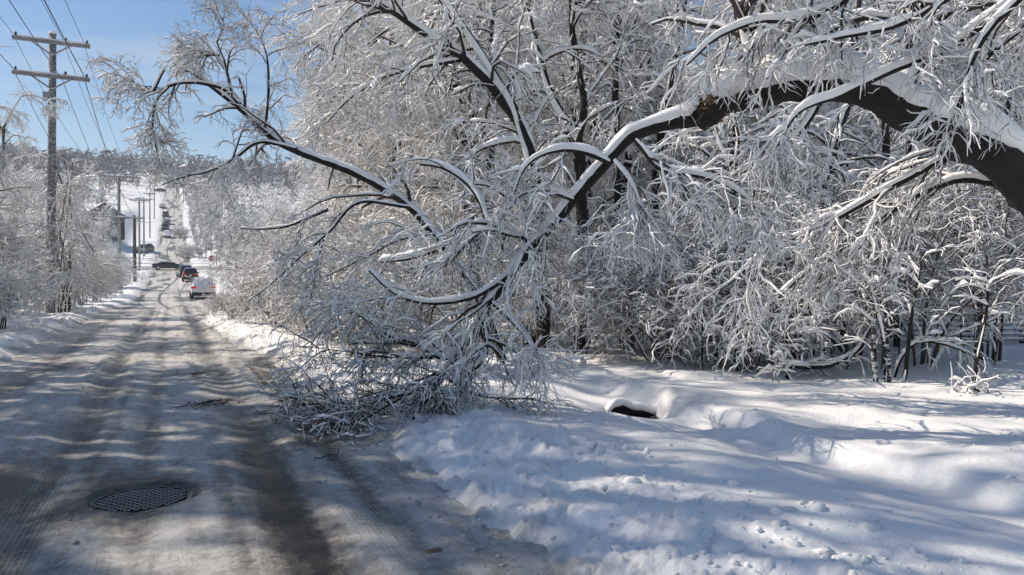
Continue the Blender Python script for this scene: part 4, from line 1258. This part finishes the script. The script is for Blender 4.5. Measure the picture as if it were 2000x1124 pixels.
def car(label, shape, col, X, Y, heading, lit=False, group='cars on the road', roof_snow=0.0, name='car', dz=0.0):
    S = SHAPES[shape]; hw = S['W'] / 2
    sl = float(prof(Y + 2) - prof(Y - 2)) / 4
    root = thing(name, label, 'car', (X, Y, float(prof(Y)) + .02 + dz), group=group)
    pitch = math.atan(sl) * math.cos(heading)
    root.rotation_mode = 'XYZ'
    root.rotation_euler = (pitch, 0, heading)
    pm = paint('car_paint_' + name, col)
    # body: cross-sections from rear to front
    rows, cen = [], []
    for (y, zt, rw, zs) in S['st']:
        e = 1 - .10 * max(0, (abs(y) - S['L'] * .36) / (S['L'] * .14))
        w = hw * e
        zb = .30 if abs(y) < S['L'] * .42 else .38
        zmid = (zb + zs) / 2
        half = [(w * .93, zb), (w, zmid - .1), (w, zmid + .12), (w * .955, zs), (min(rw, w * .93), zt - .035), (min(rw, w * .93) * .86, zt), (0, zt + .012)]
        rows.append([(x, y, z) for x, z in half] + [(-x, y, z) for x, z in reversed(half[:-1])] + [(-w * .8, y, zb - .04), (w * .8, y, zb - .04)])
    n, k = len(rows), len(rows[0])
    V = [p for r in rows for p in r]
    F = [(i * k + j, i * k + (j + 1) % k, (i + 1) * k + (j + 1) % k, (i + 1) * k + j) for i in range(n - 1) for j in range(k)]
    F += [tuple(range(k)), tuple((n - 1) * k + j for j in reversed(range(k)))]
    mb = MB(); mb.add(V, F); body = mb.build('body', pm, root)
    # glass: quads on the cabin a little proud of the body
    c0, c1 = S['cab']

    def lerp(a, b, t): return tuple(a[i] + (b[i] - a[i]) * t for i in range(3))

    def quad(nm, p, q, r_, s_, m_in=.07, push=(0, 0, 0), mat=M_GLASS, par=None):
        def at(u, v): return lerp(lerp(p, q, u), lerp(s_, r_, u), v)
        vs = [at(m_in, m_in * 1.3), at(1 - m_in, m_in * 1.3), at(1 - m_in, 1 - m_in), at(m_in, 1 - m_in)]
        vs = [tuple(v[i] + push[i] for i in range(3)) for v in vs]
        vs2 = [tuple(v[i] - push[i] * .8 for i in range(3)) for v in vs]
        m = MB(); m.add(vs + vs2, [(0, 1, 2, 3), (7, 6, 5, 4), (0, 4, 5, 1), (1, 5, 6, 2), (2, 6, 7, 3), (3, 7, 4, 0)])
        return m.build(nm, mat, par or root)
    for i in range(c0, c1):
        a, b = rows[i], rows[i + 1]
        for sgn in (1, -1):
            js, jr = (3, 4) if sgn > 0 else (9, 8)
            if i in (c0, c1 - 1):
                continue
            quad('side_window', a[js], b[js], b[jr], a[jr], .06, (sgn * .012, 0, .004))
    a, b = rows[c0], rows[c0 + 1]
    quad('rear_window', a[9], a[3], b[4], b[8], .10, (0, -.014, .008))
    a, b = rows[c1], rows[c1 - 1]
    quad('windscreen', a[3], a[9], b[8], b[4], .06, (0, .014, .010))
    # bumper, lamps, plate, wheels, mirrors
    yr, yf = -S['L'] / 2, S['L'] / 2
    mb = MB(); mb.box((0, yr + .10, .42), (S['W'] * .9, .22, .26)); mb.build('rear_bumper', M_TRIM, root)
    mb = MB(); mb.box((0, yf - .10, .42), (S['W'] * .86, .22, .24)); mb.build('front_bumper', M_TRIM, root)
    zl = S['st'][1][3] - .04
    for sx in (-1, 1):
        mb = MB(); mb.box((sx * hw * .76, yr + .03, zl), (hw * .42, .10, .15)); mb.box((sx * hw * .86, yr + .13, zl + .01), (hw * .2, .16, .13))
        mb.build('tail_light', M_TAIL if lit else M_TAILOFF, root)
        mb = MB(); mb.box((sx * hw * .66, yf - .07, S['st'][-1][3] - .02), (hw * .38, .14, .13)); mb.build('headlight', M_HEAD, root)
        mb = MB(); mb.box((sx * (hw + .09), S['st'][c1][0] - .42, S['st'][c1][3] + .07), (.2, .12, .15)); mb.build('mirror', pm, root)
        for wy in (yr + .82, yf - .88):
            w = MB(); w.tube([(sx * (hw - .24), wy, S['wr']), (sx * (hw - .20), wy, S['wr']), (sx * (hw - .03), wy, S['wr']), (sx * (hw + .01), wy, S['wr'])], [S['wr'] * .9, S['wr'], S['wr'], S['wr'] * .9], 18)
            wh = w.build('wheel', M_TYRE, root, smooth=False)
            r_ = MB(); r_.tube([(sx * (hw + .0), wy, S['wr']), (sx * (hw + .02), wy, S['wr'])], S['wr'] * .62, 10); r_.build('rim', M_RIM, wh)
    mb = MB(); mb.box((0, yr - .0, zl - .14), (.34, .05, .16)); mb.build('number_plate', M_PLATE, root)
    if roof_snow:
        z = S['H']; i0, i1 = c0 + 1, c1 - 1
        y0, y1 = S['st'][i0][0] + .1, S['st'][i1][0]
        gx, gy = np.meshgrid(np.linspace(-.56, .56, 9), np.linspace(y0, y1, 12))
        e = np.clip(1 - (np.abs(gx) / .58) ** 4, 0, 1) * np.clip(1 - (np.abs((gy - (y0 + y1) / 2) / ((y1 - y0) / 2 + .02))) ** 4, 0, 1)
        gzv = z - .12 + e * (roof_snow + .14) * (1 + .2 * fbm(gx * 3, gy * 3, 3, 2))
        i = np.arange(gx.size).reshape(gx.shape)
        F = np.stack([i[:-1, :-1], i[:-1, 1:], i[1:, 1:], i[1:, :-1]], -1).reshape(-1, 4)
        link('roof_snow', mesh_np('roof_snow', np.stack([gx, gy, gzv], -1), F), M_SNOW, root)
    return root


AW = 0.0                                                    # heading: 0 drives away from the camera
car('white car driving away with its red tail lights lit', 'suv', (.78, .79, .80), X_at(395, 66), 66, AW, lit=True, name='white_car')
car('dark car with lit red tail lights ahead of the white car', 'suv', (.03, .012, .014), X_at(371.5, 101), 101, AW, lit=True, name='dark_red_car')
car('dark grey car half hidden ahead of the one with lit tail lights', 'suv', (.03, .033, .037), X_at(361, 112), 112, AW + .1, name='dark_grey_car')
car('black saloon turning sideways across the junction', 'sedan', (.006, .006, .007), X_at(330, 133), 133, -math.pi / 2 + .06, name='black_car')
car('dark snow-topped car parked in the snow beside the left poles', 'suv', (.03, .035, .045), X_at(284, 166), 166, 2.7, roof_snow=.10, name='parked_car', group='cars parked off the road', dz=.15 )
car('white oncoming car, first of the line coming down the hill', 'suv', (.75, .76, .77), X_at(327, 203), 203, math.pi, name='white_oncoming_car')
car('black pickup behind the oncoming white car', 'pickup', (.012, .012, .014), X_at(323.5, 221), 221, math.pi, name='black_pickup')
car('dark car third in the oncoming line', 'suv', (.02, .021, .025), X_at(326.5, 237), 237, math.pi, roof_snow=.05, name='dark_oncoming_car')
car('dark car fourth in the oncoming line on the hill', 'suv', (.03, .03, .032), X_at(324, 262), 262, math.pi, roof_snow=.08, name='dark_hill_car')
car('tiny pale car beside the road high on the hill', 'sedan', (.4, .41, .43), X_at(317, 285), 285, math.pi, roof_snow=.08, name='pale_hill_car', group='cars parked off the road')
car('dark car at the very top of the hill', 'sedan', (.015, .015, .017), X_at(313, 338), 338, math.pi * .5, name='dark_hilltop_car', group='cars parked off the road')

# ------------------------------------------------------------------ stop sign, small posts, mailbox
sx, sy = X_at(413, 118), 118
sg = thing('stop_sign', 'red octagonal stop sign on a thin post at the far junction', 'road sign', (sx, sy, gz(sx, sy)))
M_RED = plain('sign_red', (.45, .03, .03), .5, noise=.2, scale=3); M_WHITE = plain('sign_white', (.8, .8, .8), .5)
mb = MB(); mb.tube([(0, 0, -.2), (0, 0, 2.0)], .035, 6); mb.build('post', M_METAL, sg)


def octagon(r, y, t):
    vs = [(r * math.cos(math.pi / 8 + i * math.pi / 4), y - t * s, 2.3 + r * math.sin(math.pi / 8 + i * math.pi / 4)) for s in (0, 1) for i in range(8)]
    return MB().add(vs, [tuple(range(8)), tuple(reversed(range(8, 16)))] + [(i, (i + 1) % 8, 8 + (i + 1) % 8, 8 + i) for i in range(8)])


pnl = octagon(.44, -.035, .02).build('border', M_WHITE, sg)
octagon(.40, -.057, .005).build('face', M_RED, sg)
tx = bpy.data.curves.new('lettering', 'FONT'); tx.body = 'STOP'; tx.size = .30; tx.align_x = 'CENTER'; tx.align_y = 'CENTER'; tx.extrude = .002
to = link('lettering_curve', tx)
bpy.context.view_layer.update()
tme = bpy.data.meshes.new_from_object(to.evaluated_get(bpy.context.evaluated_depsgraph_get()))
bpy.data.objects.remove(to)
link('lettering', tme, M_WHITE, sg, (0, -.066, 2.3), (math.pi / 2, 0, 0))
mb = MB(); mb.tube([(-.18, -.05, 2.71), (0, -.05, 2.73), (.18, -.05, 2.71)], [.03, .05, .03], 6); mb.build('snow_cap', M_SNOW, sg, smooth=True)

mx_, my_ = X_at(243, 84), 84
mbx = thing('mailbox', 'dark roadside mailbox on a post below the transformer pole', 'mailbox', (mx_ - .2, my_, gz(mx_, my_)))
mb = MB(); mb.box((0, 0, .55), (.1, .1, 1.3)); mb.build('post', M_DARKPOLE, mbx)
mb = MB(); mb.box((0, 0, 1.25), (.22, .5, .16)); mb.tube([(0, -.25, 1.33), (0, .25, 1.33)], .11, 12); bx_ = mb.build('box', plain('mailbox_black', (.03, .03, .03), .5), mbx)
mb = MB(); mb.tube([(0, -.24, 1.45), (0, 0, 1.47), (0, .24, 1.45)], [.06, .08, .06], 8); mb.build('snow_cap', M_SNOW, mbx, smooth=True)
yx, yy = X_at(280, 150), 150
ys = thing('yard_sign', 'small snow-topped sign on a thin post below the parked dark car', 'sign', (yx, yy, gz(yx, yy)))
mb = MB(); mb.tube([(0, 0, -.1), (0, 0, 1.6)], .03, 6); mb.build('post', M_METAL, ys)
mb = MB(); mb.box((0, 0, 1.75), (.6, .04, .4)); mb.build('panel', M_ARM, ys)
mb = MB(); mb.tube([(-.4, 0, 1.97), (0, 0, 2.0), (.4, 0, 1.97)], [.05, .08, .05], 8); mb.build('snow_cap', M_SNOW, ys, smooth=True)


# ------------------------------------------------------------------ houses
def house(label, X, Y, z, w, d, h, rise, wall, rz=0.0, name='house'):
    root = thing(name, label, 'house', (X, Y, z), rz)
    mb = MB(); mb.box((0, 0, h / 2 - .5), (w, d, h + 1.0))
    mb.add([(-w / 2, -d / 2, h), (w / 2, -d / 2, h), (0, -d / 2, h + rise), (-w / 2, d / 2, h), (w / 2, d / 2, h), (0, d / 2, h + rise)], [(0, 1, 2), (5, 4, 3), (0, 2, 5, 3), (1, 4, 5, 2)])
    mb.build('wall', wall, root)
    o = .4; q = rise / (w / 2)
    for s in (-1, 1):
        mb = MB()
        e0 = (s * (w / 2 + o), h - o * q)
        v = []
        for yv in (-d / 2 - o, d / 2 + o):
            for t in (.03, .18):
                v += [(e0[0], yv, e0[1] + t), (0, yv, h + rise + t)]
        mb.add(v, [(0, 1, 3, 2), (4, 6, 7, 5), (0, 4, 5, 1), (2, 3, 7, 6), (0, 2, 6, 4), (1, 5, 7, 3)])
        rf = mb.build('roof', M_TRIM, root)
        mb = MB(); v2 = [(a, b, c + .16) for a, b, c in v]; mb.add(v2, [(0, 1, 3, 2), (4, 6, 7, 5), (0, 4, 5, 1), (2, 3, 7, 6), (0, 2, 6, 4), (1, 5, 7, 3)]); mb.build('roof_snow', M_SNOW, rf)
    for wx in (-w * .28, w * .02, w * .3):
        mb = MB(); mb.box((wx, -d / 2 - .02, h * .55), (1.1, .08, 1.3)); f = mb.build('window', M_WHITE, root)
        mb = MB(); mb.box((wx, -d / 2 - .05, h * .55), (.9, .06, 1.1)); mb.build('pane', M_GLASS, f)
    mb = MB(); mb.box((w * .42, -d / 2 - .03, 1.0), (.9, .08, 2.0)); mb.build('door', M_TRIM, root)


hx, hy = X_at(212, 176), 176
house('dark brown house with a snowy gable behind the transformer pole', hx - 1.5, hy, gz(hx - 1.5, hy) - .6, 7.5, 9, 3.6, 2.6, plain('brown_clapboard', (.085, .05, .035), .8, noise=.2), rz=.25)
for i, (hpx, hY, q) in enumerate(((204, 160, .8), (192, 150, .9), (222, 168, .6), (180, 140, 1.0))):
    place('far', X_at(hpx, hY), hY, ('frosted tree in front of the left corner of the brown house', 'frosted tree left of the brown house', 'small frosted tree before the door of the brown house', 'frosted tree well left of the brown house')[i], 'tree', rz=i * 1.3, s=q, name='yard_tree')
fx, fy = X_at(375, 505), 505
fz = CAM_Z + (546 - 327) / FOC * (fx * SA + fy * CA)
house('far white-roofed house below the ridge at the end of the road', fx, fy, fz - 4.0, 9, 12, 4.0, 2.6, plain('far_grey_wall', (.35, .36, .38), .8), rz=.5, name='far_house')

# ------------------------------------------------------------------ slatted fence behind the thicket
fo = W(1880, 546, 15.2)
fz0 = gz(fo[0], fo[1])
fence = thing('slat_fence', 'snow-lined horizontal slat fence behind the bushes at the right edge', 'fence', (fo[0], fo[1], fz0), -YAW + .1)
sl_me = None; sn_me = None
for i in range(17):
    z = .12 + i * .105
    if sl_me is None:
        mb = MB(); mb.box((0, 0, 0), (2.7, .02, .05)); o = mb.build('slat', M_ARM, fence); sl_me = o.data
        mb = MB(); r_ = random.Random(2)
        mb.tube([(-1.34 + 2.68 * t / 20, -.008, .032) for t in range(21)], [.018 + .014 * r_.random() for _ in range(21)], 6); s_ = mb.build('snow_strip', M_SNOW, o, smooth=True); sn_me = s_.data
    else:
        o = link('slat', sl_me, None, fence); link('snow_strip', sn_me, None, o)
    o.location = (0, 0, z)
for x in (-1.38, 0.0, 1.38):
    mb = MB(); mb.box((x, .06, .95), (.09, .09, 2.0)); p = mb.build('post', M_DARKPOLE, fence)

# ------------------------------------------------------------------ manhole cover
mz = float(prof(MH[1])) - .042
mh = thing('manhole_cover', 'dark iron manhole cover with raised studs melted clear of snow', 'manhole cover', (MH[0], MH[1], mz))
M_IRON = plain('wet_cast_iron', (.022, .023, .026), .30, metal=.7, noise=.4, scale=40)
mb = MB(); mb.tube([(0, 0, -.02), (0, 0, .008)], .325, 40); mb.build('plate', M_IRON, mh)
rg = []
nseg = 40
mb = MB()
for i in range(nseg):
    for rad_, zz in ((.325, .016), (.345, .018), (.36, .006), (.325, .004)):
        a = 2 * math.pi * i / nseg; rg.append((rad_ * math.cos(a), rad_ * math.sin(a), zz))
mb.add(rg, [(i * 4 + j, ((i + 1) % nseg) * 4 + j, ((i + 1) % nseg) * 4 + (j + 1) % 4, i * 4 + (j + 1) % 4) for i in range(nseg) for j in range(4)])
mb.build('rim', M_IRON, mh)
stud = None
for iy in range(-8, 9):
    for ix in range(-6, 7):
        x = ix * .056 + (.028 if iy % 2 else 0); y = iy * .038
        if math.hypot(x, y) > .295: continue
        if stud is None:
            mb = MB(); mb.tube([(0, 0, 0), (0, 0, .010), (0, 0, .013)], [.026, .024, .017], 6); stud = mb.build('stud', M_IRON, mh)
        else:
            link('stud', stud.data, None, mh).location = (x, y, .007); continue
        stud.location = (x, y, .007)

# ------------------------------------------------------------------ hole over the stream in the snow
hz = gz(6.3, 8.2)
hp = np.array([5.45, 8.1])
o = link('stream_water', None)
n = 24
V = [(hp[0] + .5 * math.cos(2 * math.pi * i / n), hp[1] + .30 * math.sin(2 * math.pi * i / n), -.16) for i in range(n)]
bpy.data.objects.remove(o)
mb = MB(); mb.add(V, [tuple(range(n))])
wt = mb.build('stream_water', plain('dark_stream_water', (.006, .006, .006), .12)); wt['kind'] = 'structure'
# bank wall coloured near-black to paint the shade inside the hole, and the curl of snow hanging over it
er = random.Random(3)
HL = gz(5.43 + SA * .42, 8.08 + CA * .42) - .03


def arch(q):
    return (-.24 * (q + .2) if q > -.2 else -4.5 * (q + .2) ** 2) + .03 * float(fbm(np.array([q * 9.0]), np.array([2.0]), 55, 3)[0])


def hole_pt(q, back):
    return np.array([5.43, 8.08]) + np.array([CA, -SA]) * q + np.array([SA, CA]) * back


V, F = [], []
N_ = 26
for i in range(N_):
    q = (i / (N_ - 1) - .5) * .78
    zt = HL + arch(q) - .02
    for dz_, bk_ in ((-.62, .02), (-.2, .07), (zt, .12)):
        c = hole_pt(q, bk_ + .02 * er.random() - .5 * q * q)
        V.append((c[0], c[1], dz_))
    if i:
        for j in range(2): F.append(((i - 1) * 3 + j, i * 3 + j, i * 3 + j + 1, (i - 1) * 3 + j + 1))
mb = MB(); mb.add(V, F)
bk = mb.build('hole_dark_bank', plain('hole_shade_earth', (.012, .010, .008), .9, noise=.5, scale=30)); bk['kind'] = 'structure'
# overhang: a thick rounded sheet of snow from the bank's edge back into the drift
V, F = [], []
nu, nv_ = 34, 12
for i in range(nu):
    q = (i / (nu - 1) - .5) * .92
    rg_ = .03 * fbm(np.array([q * 6.0]), np.array([1.0]), 5, 3)[0]
    for j in range(nv_):
        t = j / (nv_ - 1)
        a = math.pi * (1.15 - 1.0 * t) if t < .7 else None
        if t < .7:
            a = math.pi * (-.35 + 1.0 * t / .7)            # the rounded lip
            bk_, zz = .10 - .055 * math.cos(a - math.pi / 2 + math.pi / 2) * 1.0, .055 * math.sin(a)
            bk_ = .10 - .06 * math.cos(a * .9)
        else:
            u_ = (t - .7) / .3
            bk_, zz = .155 + .42 * u_, .045 - .10 * u_
        c = hole_pt(q, bk_ + rg_ - .5 * q * q)
        V.append((c[0], c[1], HL + arch(q) + zz + rg_ * .4))
    if i:
        for j in range(nv_ - 1): F.append(((i - 1) * nv_ + j, i * nv_ + j, i * nv_ + j + 1, (i - 1) * nv_ + j + 1))
mb = MB(); mb.add(V, F)
lp = mb.build('snow_lip', M_SNOW, smooth=True); lp['kind'] = 'stuff'
tag(lp, 'curl of snow overhanging the dark hole above the stream', 'snow')

# ------------------------------------------------------------------ clods of ploughed snow
import bmesh
_bm = bmesh.new(); bmesh.ops.create_icosphere(_bm, subdivisions=1, radius=1.0)
ICO_V = np.array([v.co[:] for v in _bm.verts]); ICO_F = np.array([[v.index for v in f.verts] for f in _bm.faces]); _bm.free()


def lumps(name, label, x, y, z, s, rng, mat):
    n = len(x)
    d1, d2 = rng.normal(size=(n, 3)), rng.normal(size=(n, 3))
    nz = 1 + .34 * np.sin(d1 @ ICO_V.T * 2.6 + rng.random((n, 1)) * 6) + .28 * np.sin(d2 @ ICO_V.T * 5 + rng.random((n, 1)) * 6)
    V = ICO_V[None] * nz[..., None] * s[:, None, None] * (np.array([1.15, 1.0, .8]) * (.8 + .4 * rng.random((n, 3))))[:, None]
    V = V + np.stack([x, y, z], -1)[:, None]
    F = ICO_F[None] + (np.arange(n) * len(ICO_V))[:, None, None]
    ob = link(name, mesh_np(name, V, F.reshape(-1, 3)), mat)
    ob['kind'] = 'stuff'; return tag(ob, label, 'snow')


def clods():
    rng = rngs(12)
    n = 1100
    y = 2.4 + 26 * rng.random(n) ** 1.8; x = edge_r(y) + 2.0 * rng.random(n) ** 1.1 - .05
    s_ = .008 + .035 * rng.random(n) ** 4 + np.where(rng.random(n) < .012, .045, 0)
    n2 = 350
    y2 = 9 + 24 * rng.random(n2); x2 = edge_l(y2) + .05 - 1.4 * rng.random(n2)
    n3 = 90
    y3 = 3.0 + 9 * rng.random(n3); x3 = 3.6 + 3.0 * rng.random(n3) ** 1.5
    x = np.concatenate([x, x2, x3]); y = np.concatenate([y, y2, y3])
    s_ = np.concatenate([s_, .02 + .06 * rng.random(n2) ** 3, .008 + .02 * rng.random(n3) ** 2])
    lumps('snow_clods', 'lumps of ploughed snow strewn along the banks', x, y, ground(x, y) + s_ * .05, s_, rng, mat_snow('clod_snow', (.875, .855, .828), 60, .008))
    n = 1700
    y = 2.0 + 18 * rng.random(n) ** 1.6
    c = np.array([.36, 1.06, -.60, -1.24, 1.55, 1.75])[rng.integers(0, 6, n)]
    x = c + .10 * rng.normal(size=n)
    x = np.where(rng.random(n) < .25, rng.uniform(1.0, 1.85, n), x)
    kp = (sst(-.2, .3, fbm(x * .8, y * .8, 187, 2)) > rng.random(n)) & (np.hypot(x - MH[0], y - MH[1]) > .42)
    x, y = x[kp], y[kp]; n = len(x)
    _, dz = road_fields(x, y)
    s_ = .006 + .016 * rng.random(n) ** 3
    lumps('slush_lumps', 'crumbs of dirty slush thrown up beside the wheel tracks', x, y, prof(y) + dz + s_ * .15, s_, rng, plain('dirty_slush', (.46, .44, .41), .6, noise=.35, scale=5))


clods()

# ------------------------------------------------------------------ twigs dropped on the road, brush on the far road
def litter(label, px, py, n, L, seed):
    rng = rngs(seed)
    D = CAM_Z * FOC / (py - 546.0)
    c = W(px, 546, D)
    base = np.array([c[0], c[1], float(prof(c[1]))])
    root = thing('fallen_twigs', label, 'twigs', tuple(base), group='twigs fallen on the road')
    for i in range(n):
        a = rng.normal() * .5 + 1.2; o_ = rng.normal(size=2) * L * .35
        bw = rng.normal() * .25
        p = np.array([[o_[0] + bw * L * (t - .5) ** 2 + math.cos(a) * L * (t - .5) + .02 * rng.normal(), o_[1] + math.sin(a) * L * (t - .5) + .02 * rng.normal(), .018 + .02 * rng.random()] for t in np.linspace(0, 1, 6)])
        V, F = tubes(p[None], np.full((1, 6), .0028 + .002 * rng.random()), 4)
        link('twig', mesh_np('twig', V, F), M_TWIG, root)


litter('small heap of broken twigs lying in the middle of the road', 412, 792, 26, .42, 3)
litter('few broken twigs on the dark patch of road before the yellow line', 395, 735, 14, .5, 4)
litter('single thin broken twig on the slush left of the snow bank', 655, 896, 2, .28, 5)
place('brush', X_at(353, 204), 204, 'dark snow-dusted heap of branches lying in the far lane opposite the white oncoming car', 'branches', 'heaps of branches on the far road', rz=1.0, s=1.5, name='branch_heap')
place('brush', X_at(369, 158), 158, 'snow-dusted heap of branches lying on the far road beyond the junction', 'branches', 'heaps of branches on the far road', rz=2.0, s=1.5, name='branch_heap')

# ------------------------------------------------------------------ far woods on the ridge
def far_woods(name, label, n, seed, xr, yr, h, mat, snow_frac, w=.10):
    rng = rngs(seed)
    x = rng.uniform(*xr, n); y = rng.uniform(*yr, n)
    keep = (x > 7) | (x < -16) | (y > 460)
    x, y = x[keep], y[keep]; n = len(x)
    z = ground(x, y, False)
    H = h * rng.uniform(.6, 1.2, n)
    m = 46
    t = rng.random((n, m)) ** .7
    a = rng.random((n, m)) * 6.283
    rad = H[:, None] * .30 * np.sin(np.pi * (.12 + .86 * t)) * rng.random((n, m)) ** .5
    C = np.stack([x[:, None] + rad * np.cos(a), y[:, None] + rad * np.sin(a), z[:, None] + H[:, None] * t], -1).reshape(-1, 3)
    k = len(C)
    d = unit(rng.normal(size=(k, 3)) + np.array([0, 0, .35])); s = np.repeat(H, m) * rng.uniform(.07, .16, k)
    e = unit(np.cross(d, rng.normal(size=(k, 3)))) * (s * w)[:, None]
    A = C - d * s[:, None]; B = C + d * s[:, None]
    V = np.stack([A - e, A + e, B], 1).reshape(-1, 3)
    F = np.arange(3 * k).reshape(-1, 3)
    me = mesh_np(name, V, F, False)
    me.materials.append(mat); me.materials.append(M_SNOW)
    me.polygons.foreach_set('material_index', (rng.random(k) < snow_frac).astype(np.int32))
    o = link(name, me); o['kind'] = 'stuff'
    return tag(o, label, 'woods')


M_FARTWIG = plain('far_grey_twigs', (.13, .125, .135), .9)
M_PINE = plain('dark_pine_needles', (.035, .05, .045), .9)
far_woods('far_woods', 'grey frosted woods covering the far hillside', 2500, 1, (-340, 260), (300, 930), 14, M_FARTWIG, .05, .17)
far_woods('slope_woods', 'frosted woods on both sides of the hill road', 700, 2, (-130, 150), (150, 340), 11, M_FARTWIG, .35, .07)
far_woods('ridge_pines', 'dark evergreen treeline on the ridge left of the road', 130, 3, (-250, -60), (895, 935), 9, M_PINE, .12, .35)

# ------------------------------------------------------------------ thin winter haze over the valley
mb = MB(); mb.box((0, 600, 84), (2600, 2400, 172))
hm = bpy.data.materials.new('haze'); hm.use_nodes = True
hm.node_tree.nodes.clear()
ho = hm.node_tree.nodes.new('ShaderNodeOutputMaterial'); hv_ = hm.node_tree.nodes.new('ShaderNodeVolumePrincipled')
hv_.inputs['Color'].default_value = (.86, .91, 1.0, 1); hv_.inputs['Density'].default_value = 0.0005; hv_.inputs['Anisotropy'].default_value = 0.2
hm.node_tree.links.new(hv_.outputs['Volume'], ho.inputs['Volume'])
hz_ = mb.build('haze', hm); hz_['kind'] = 'stuff'
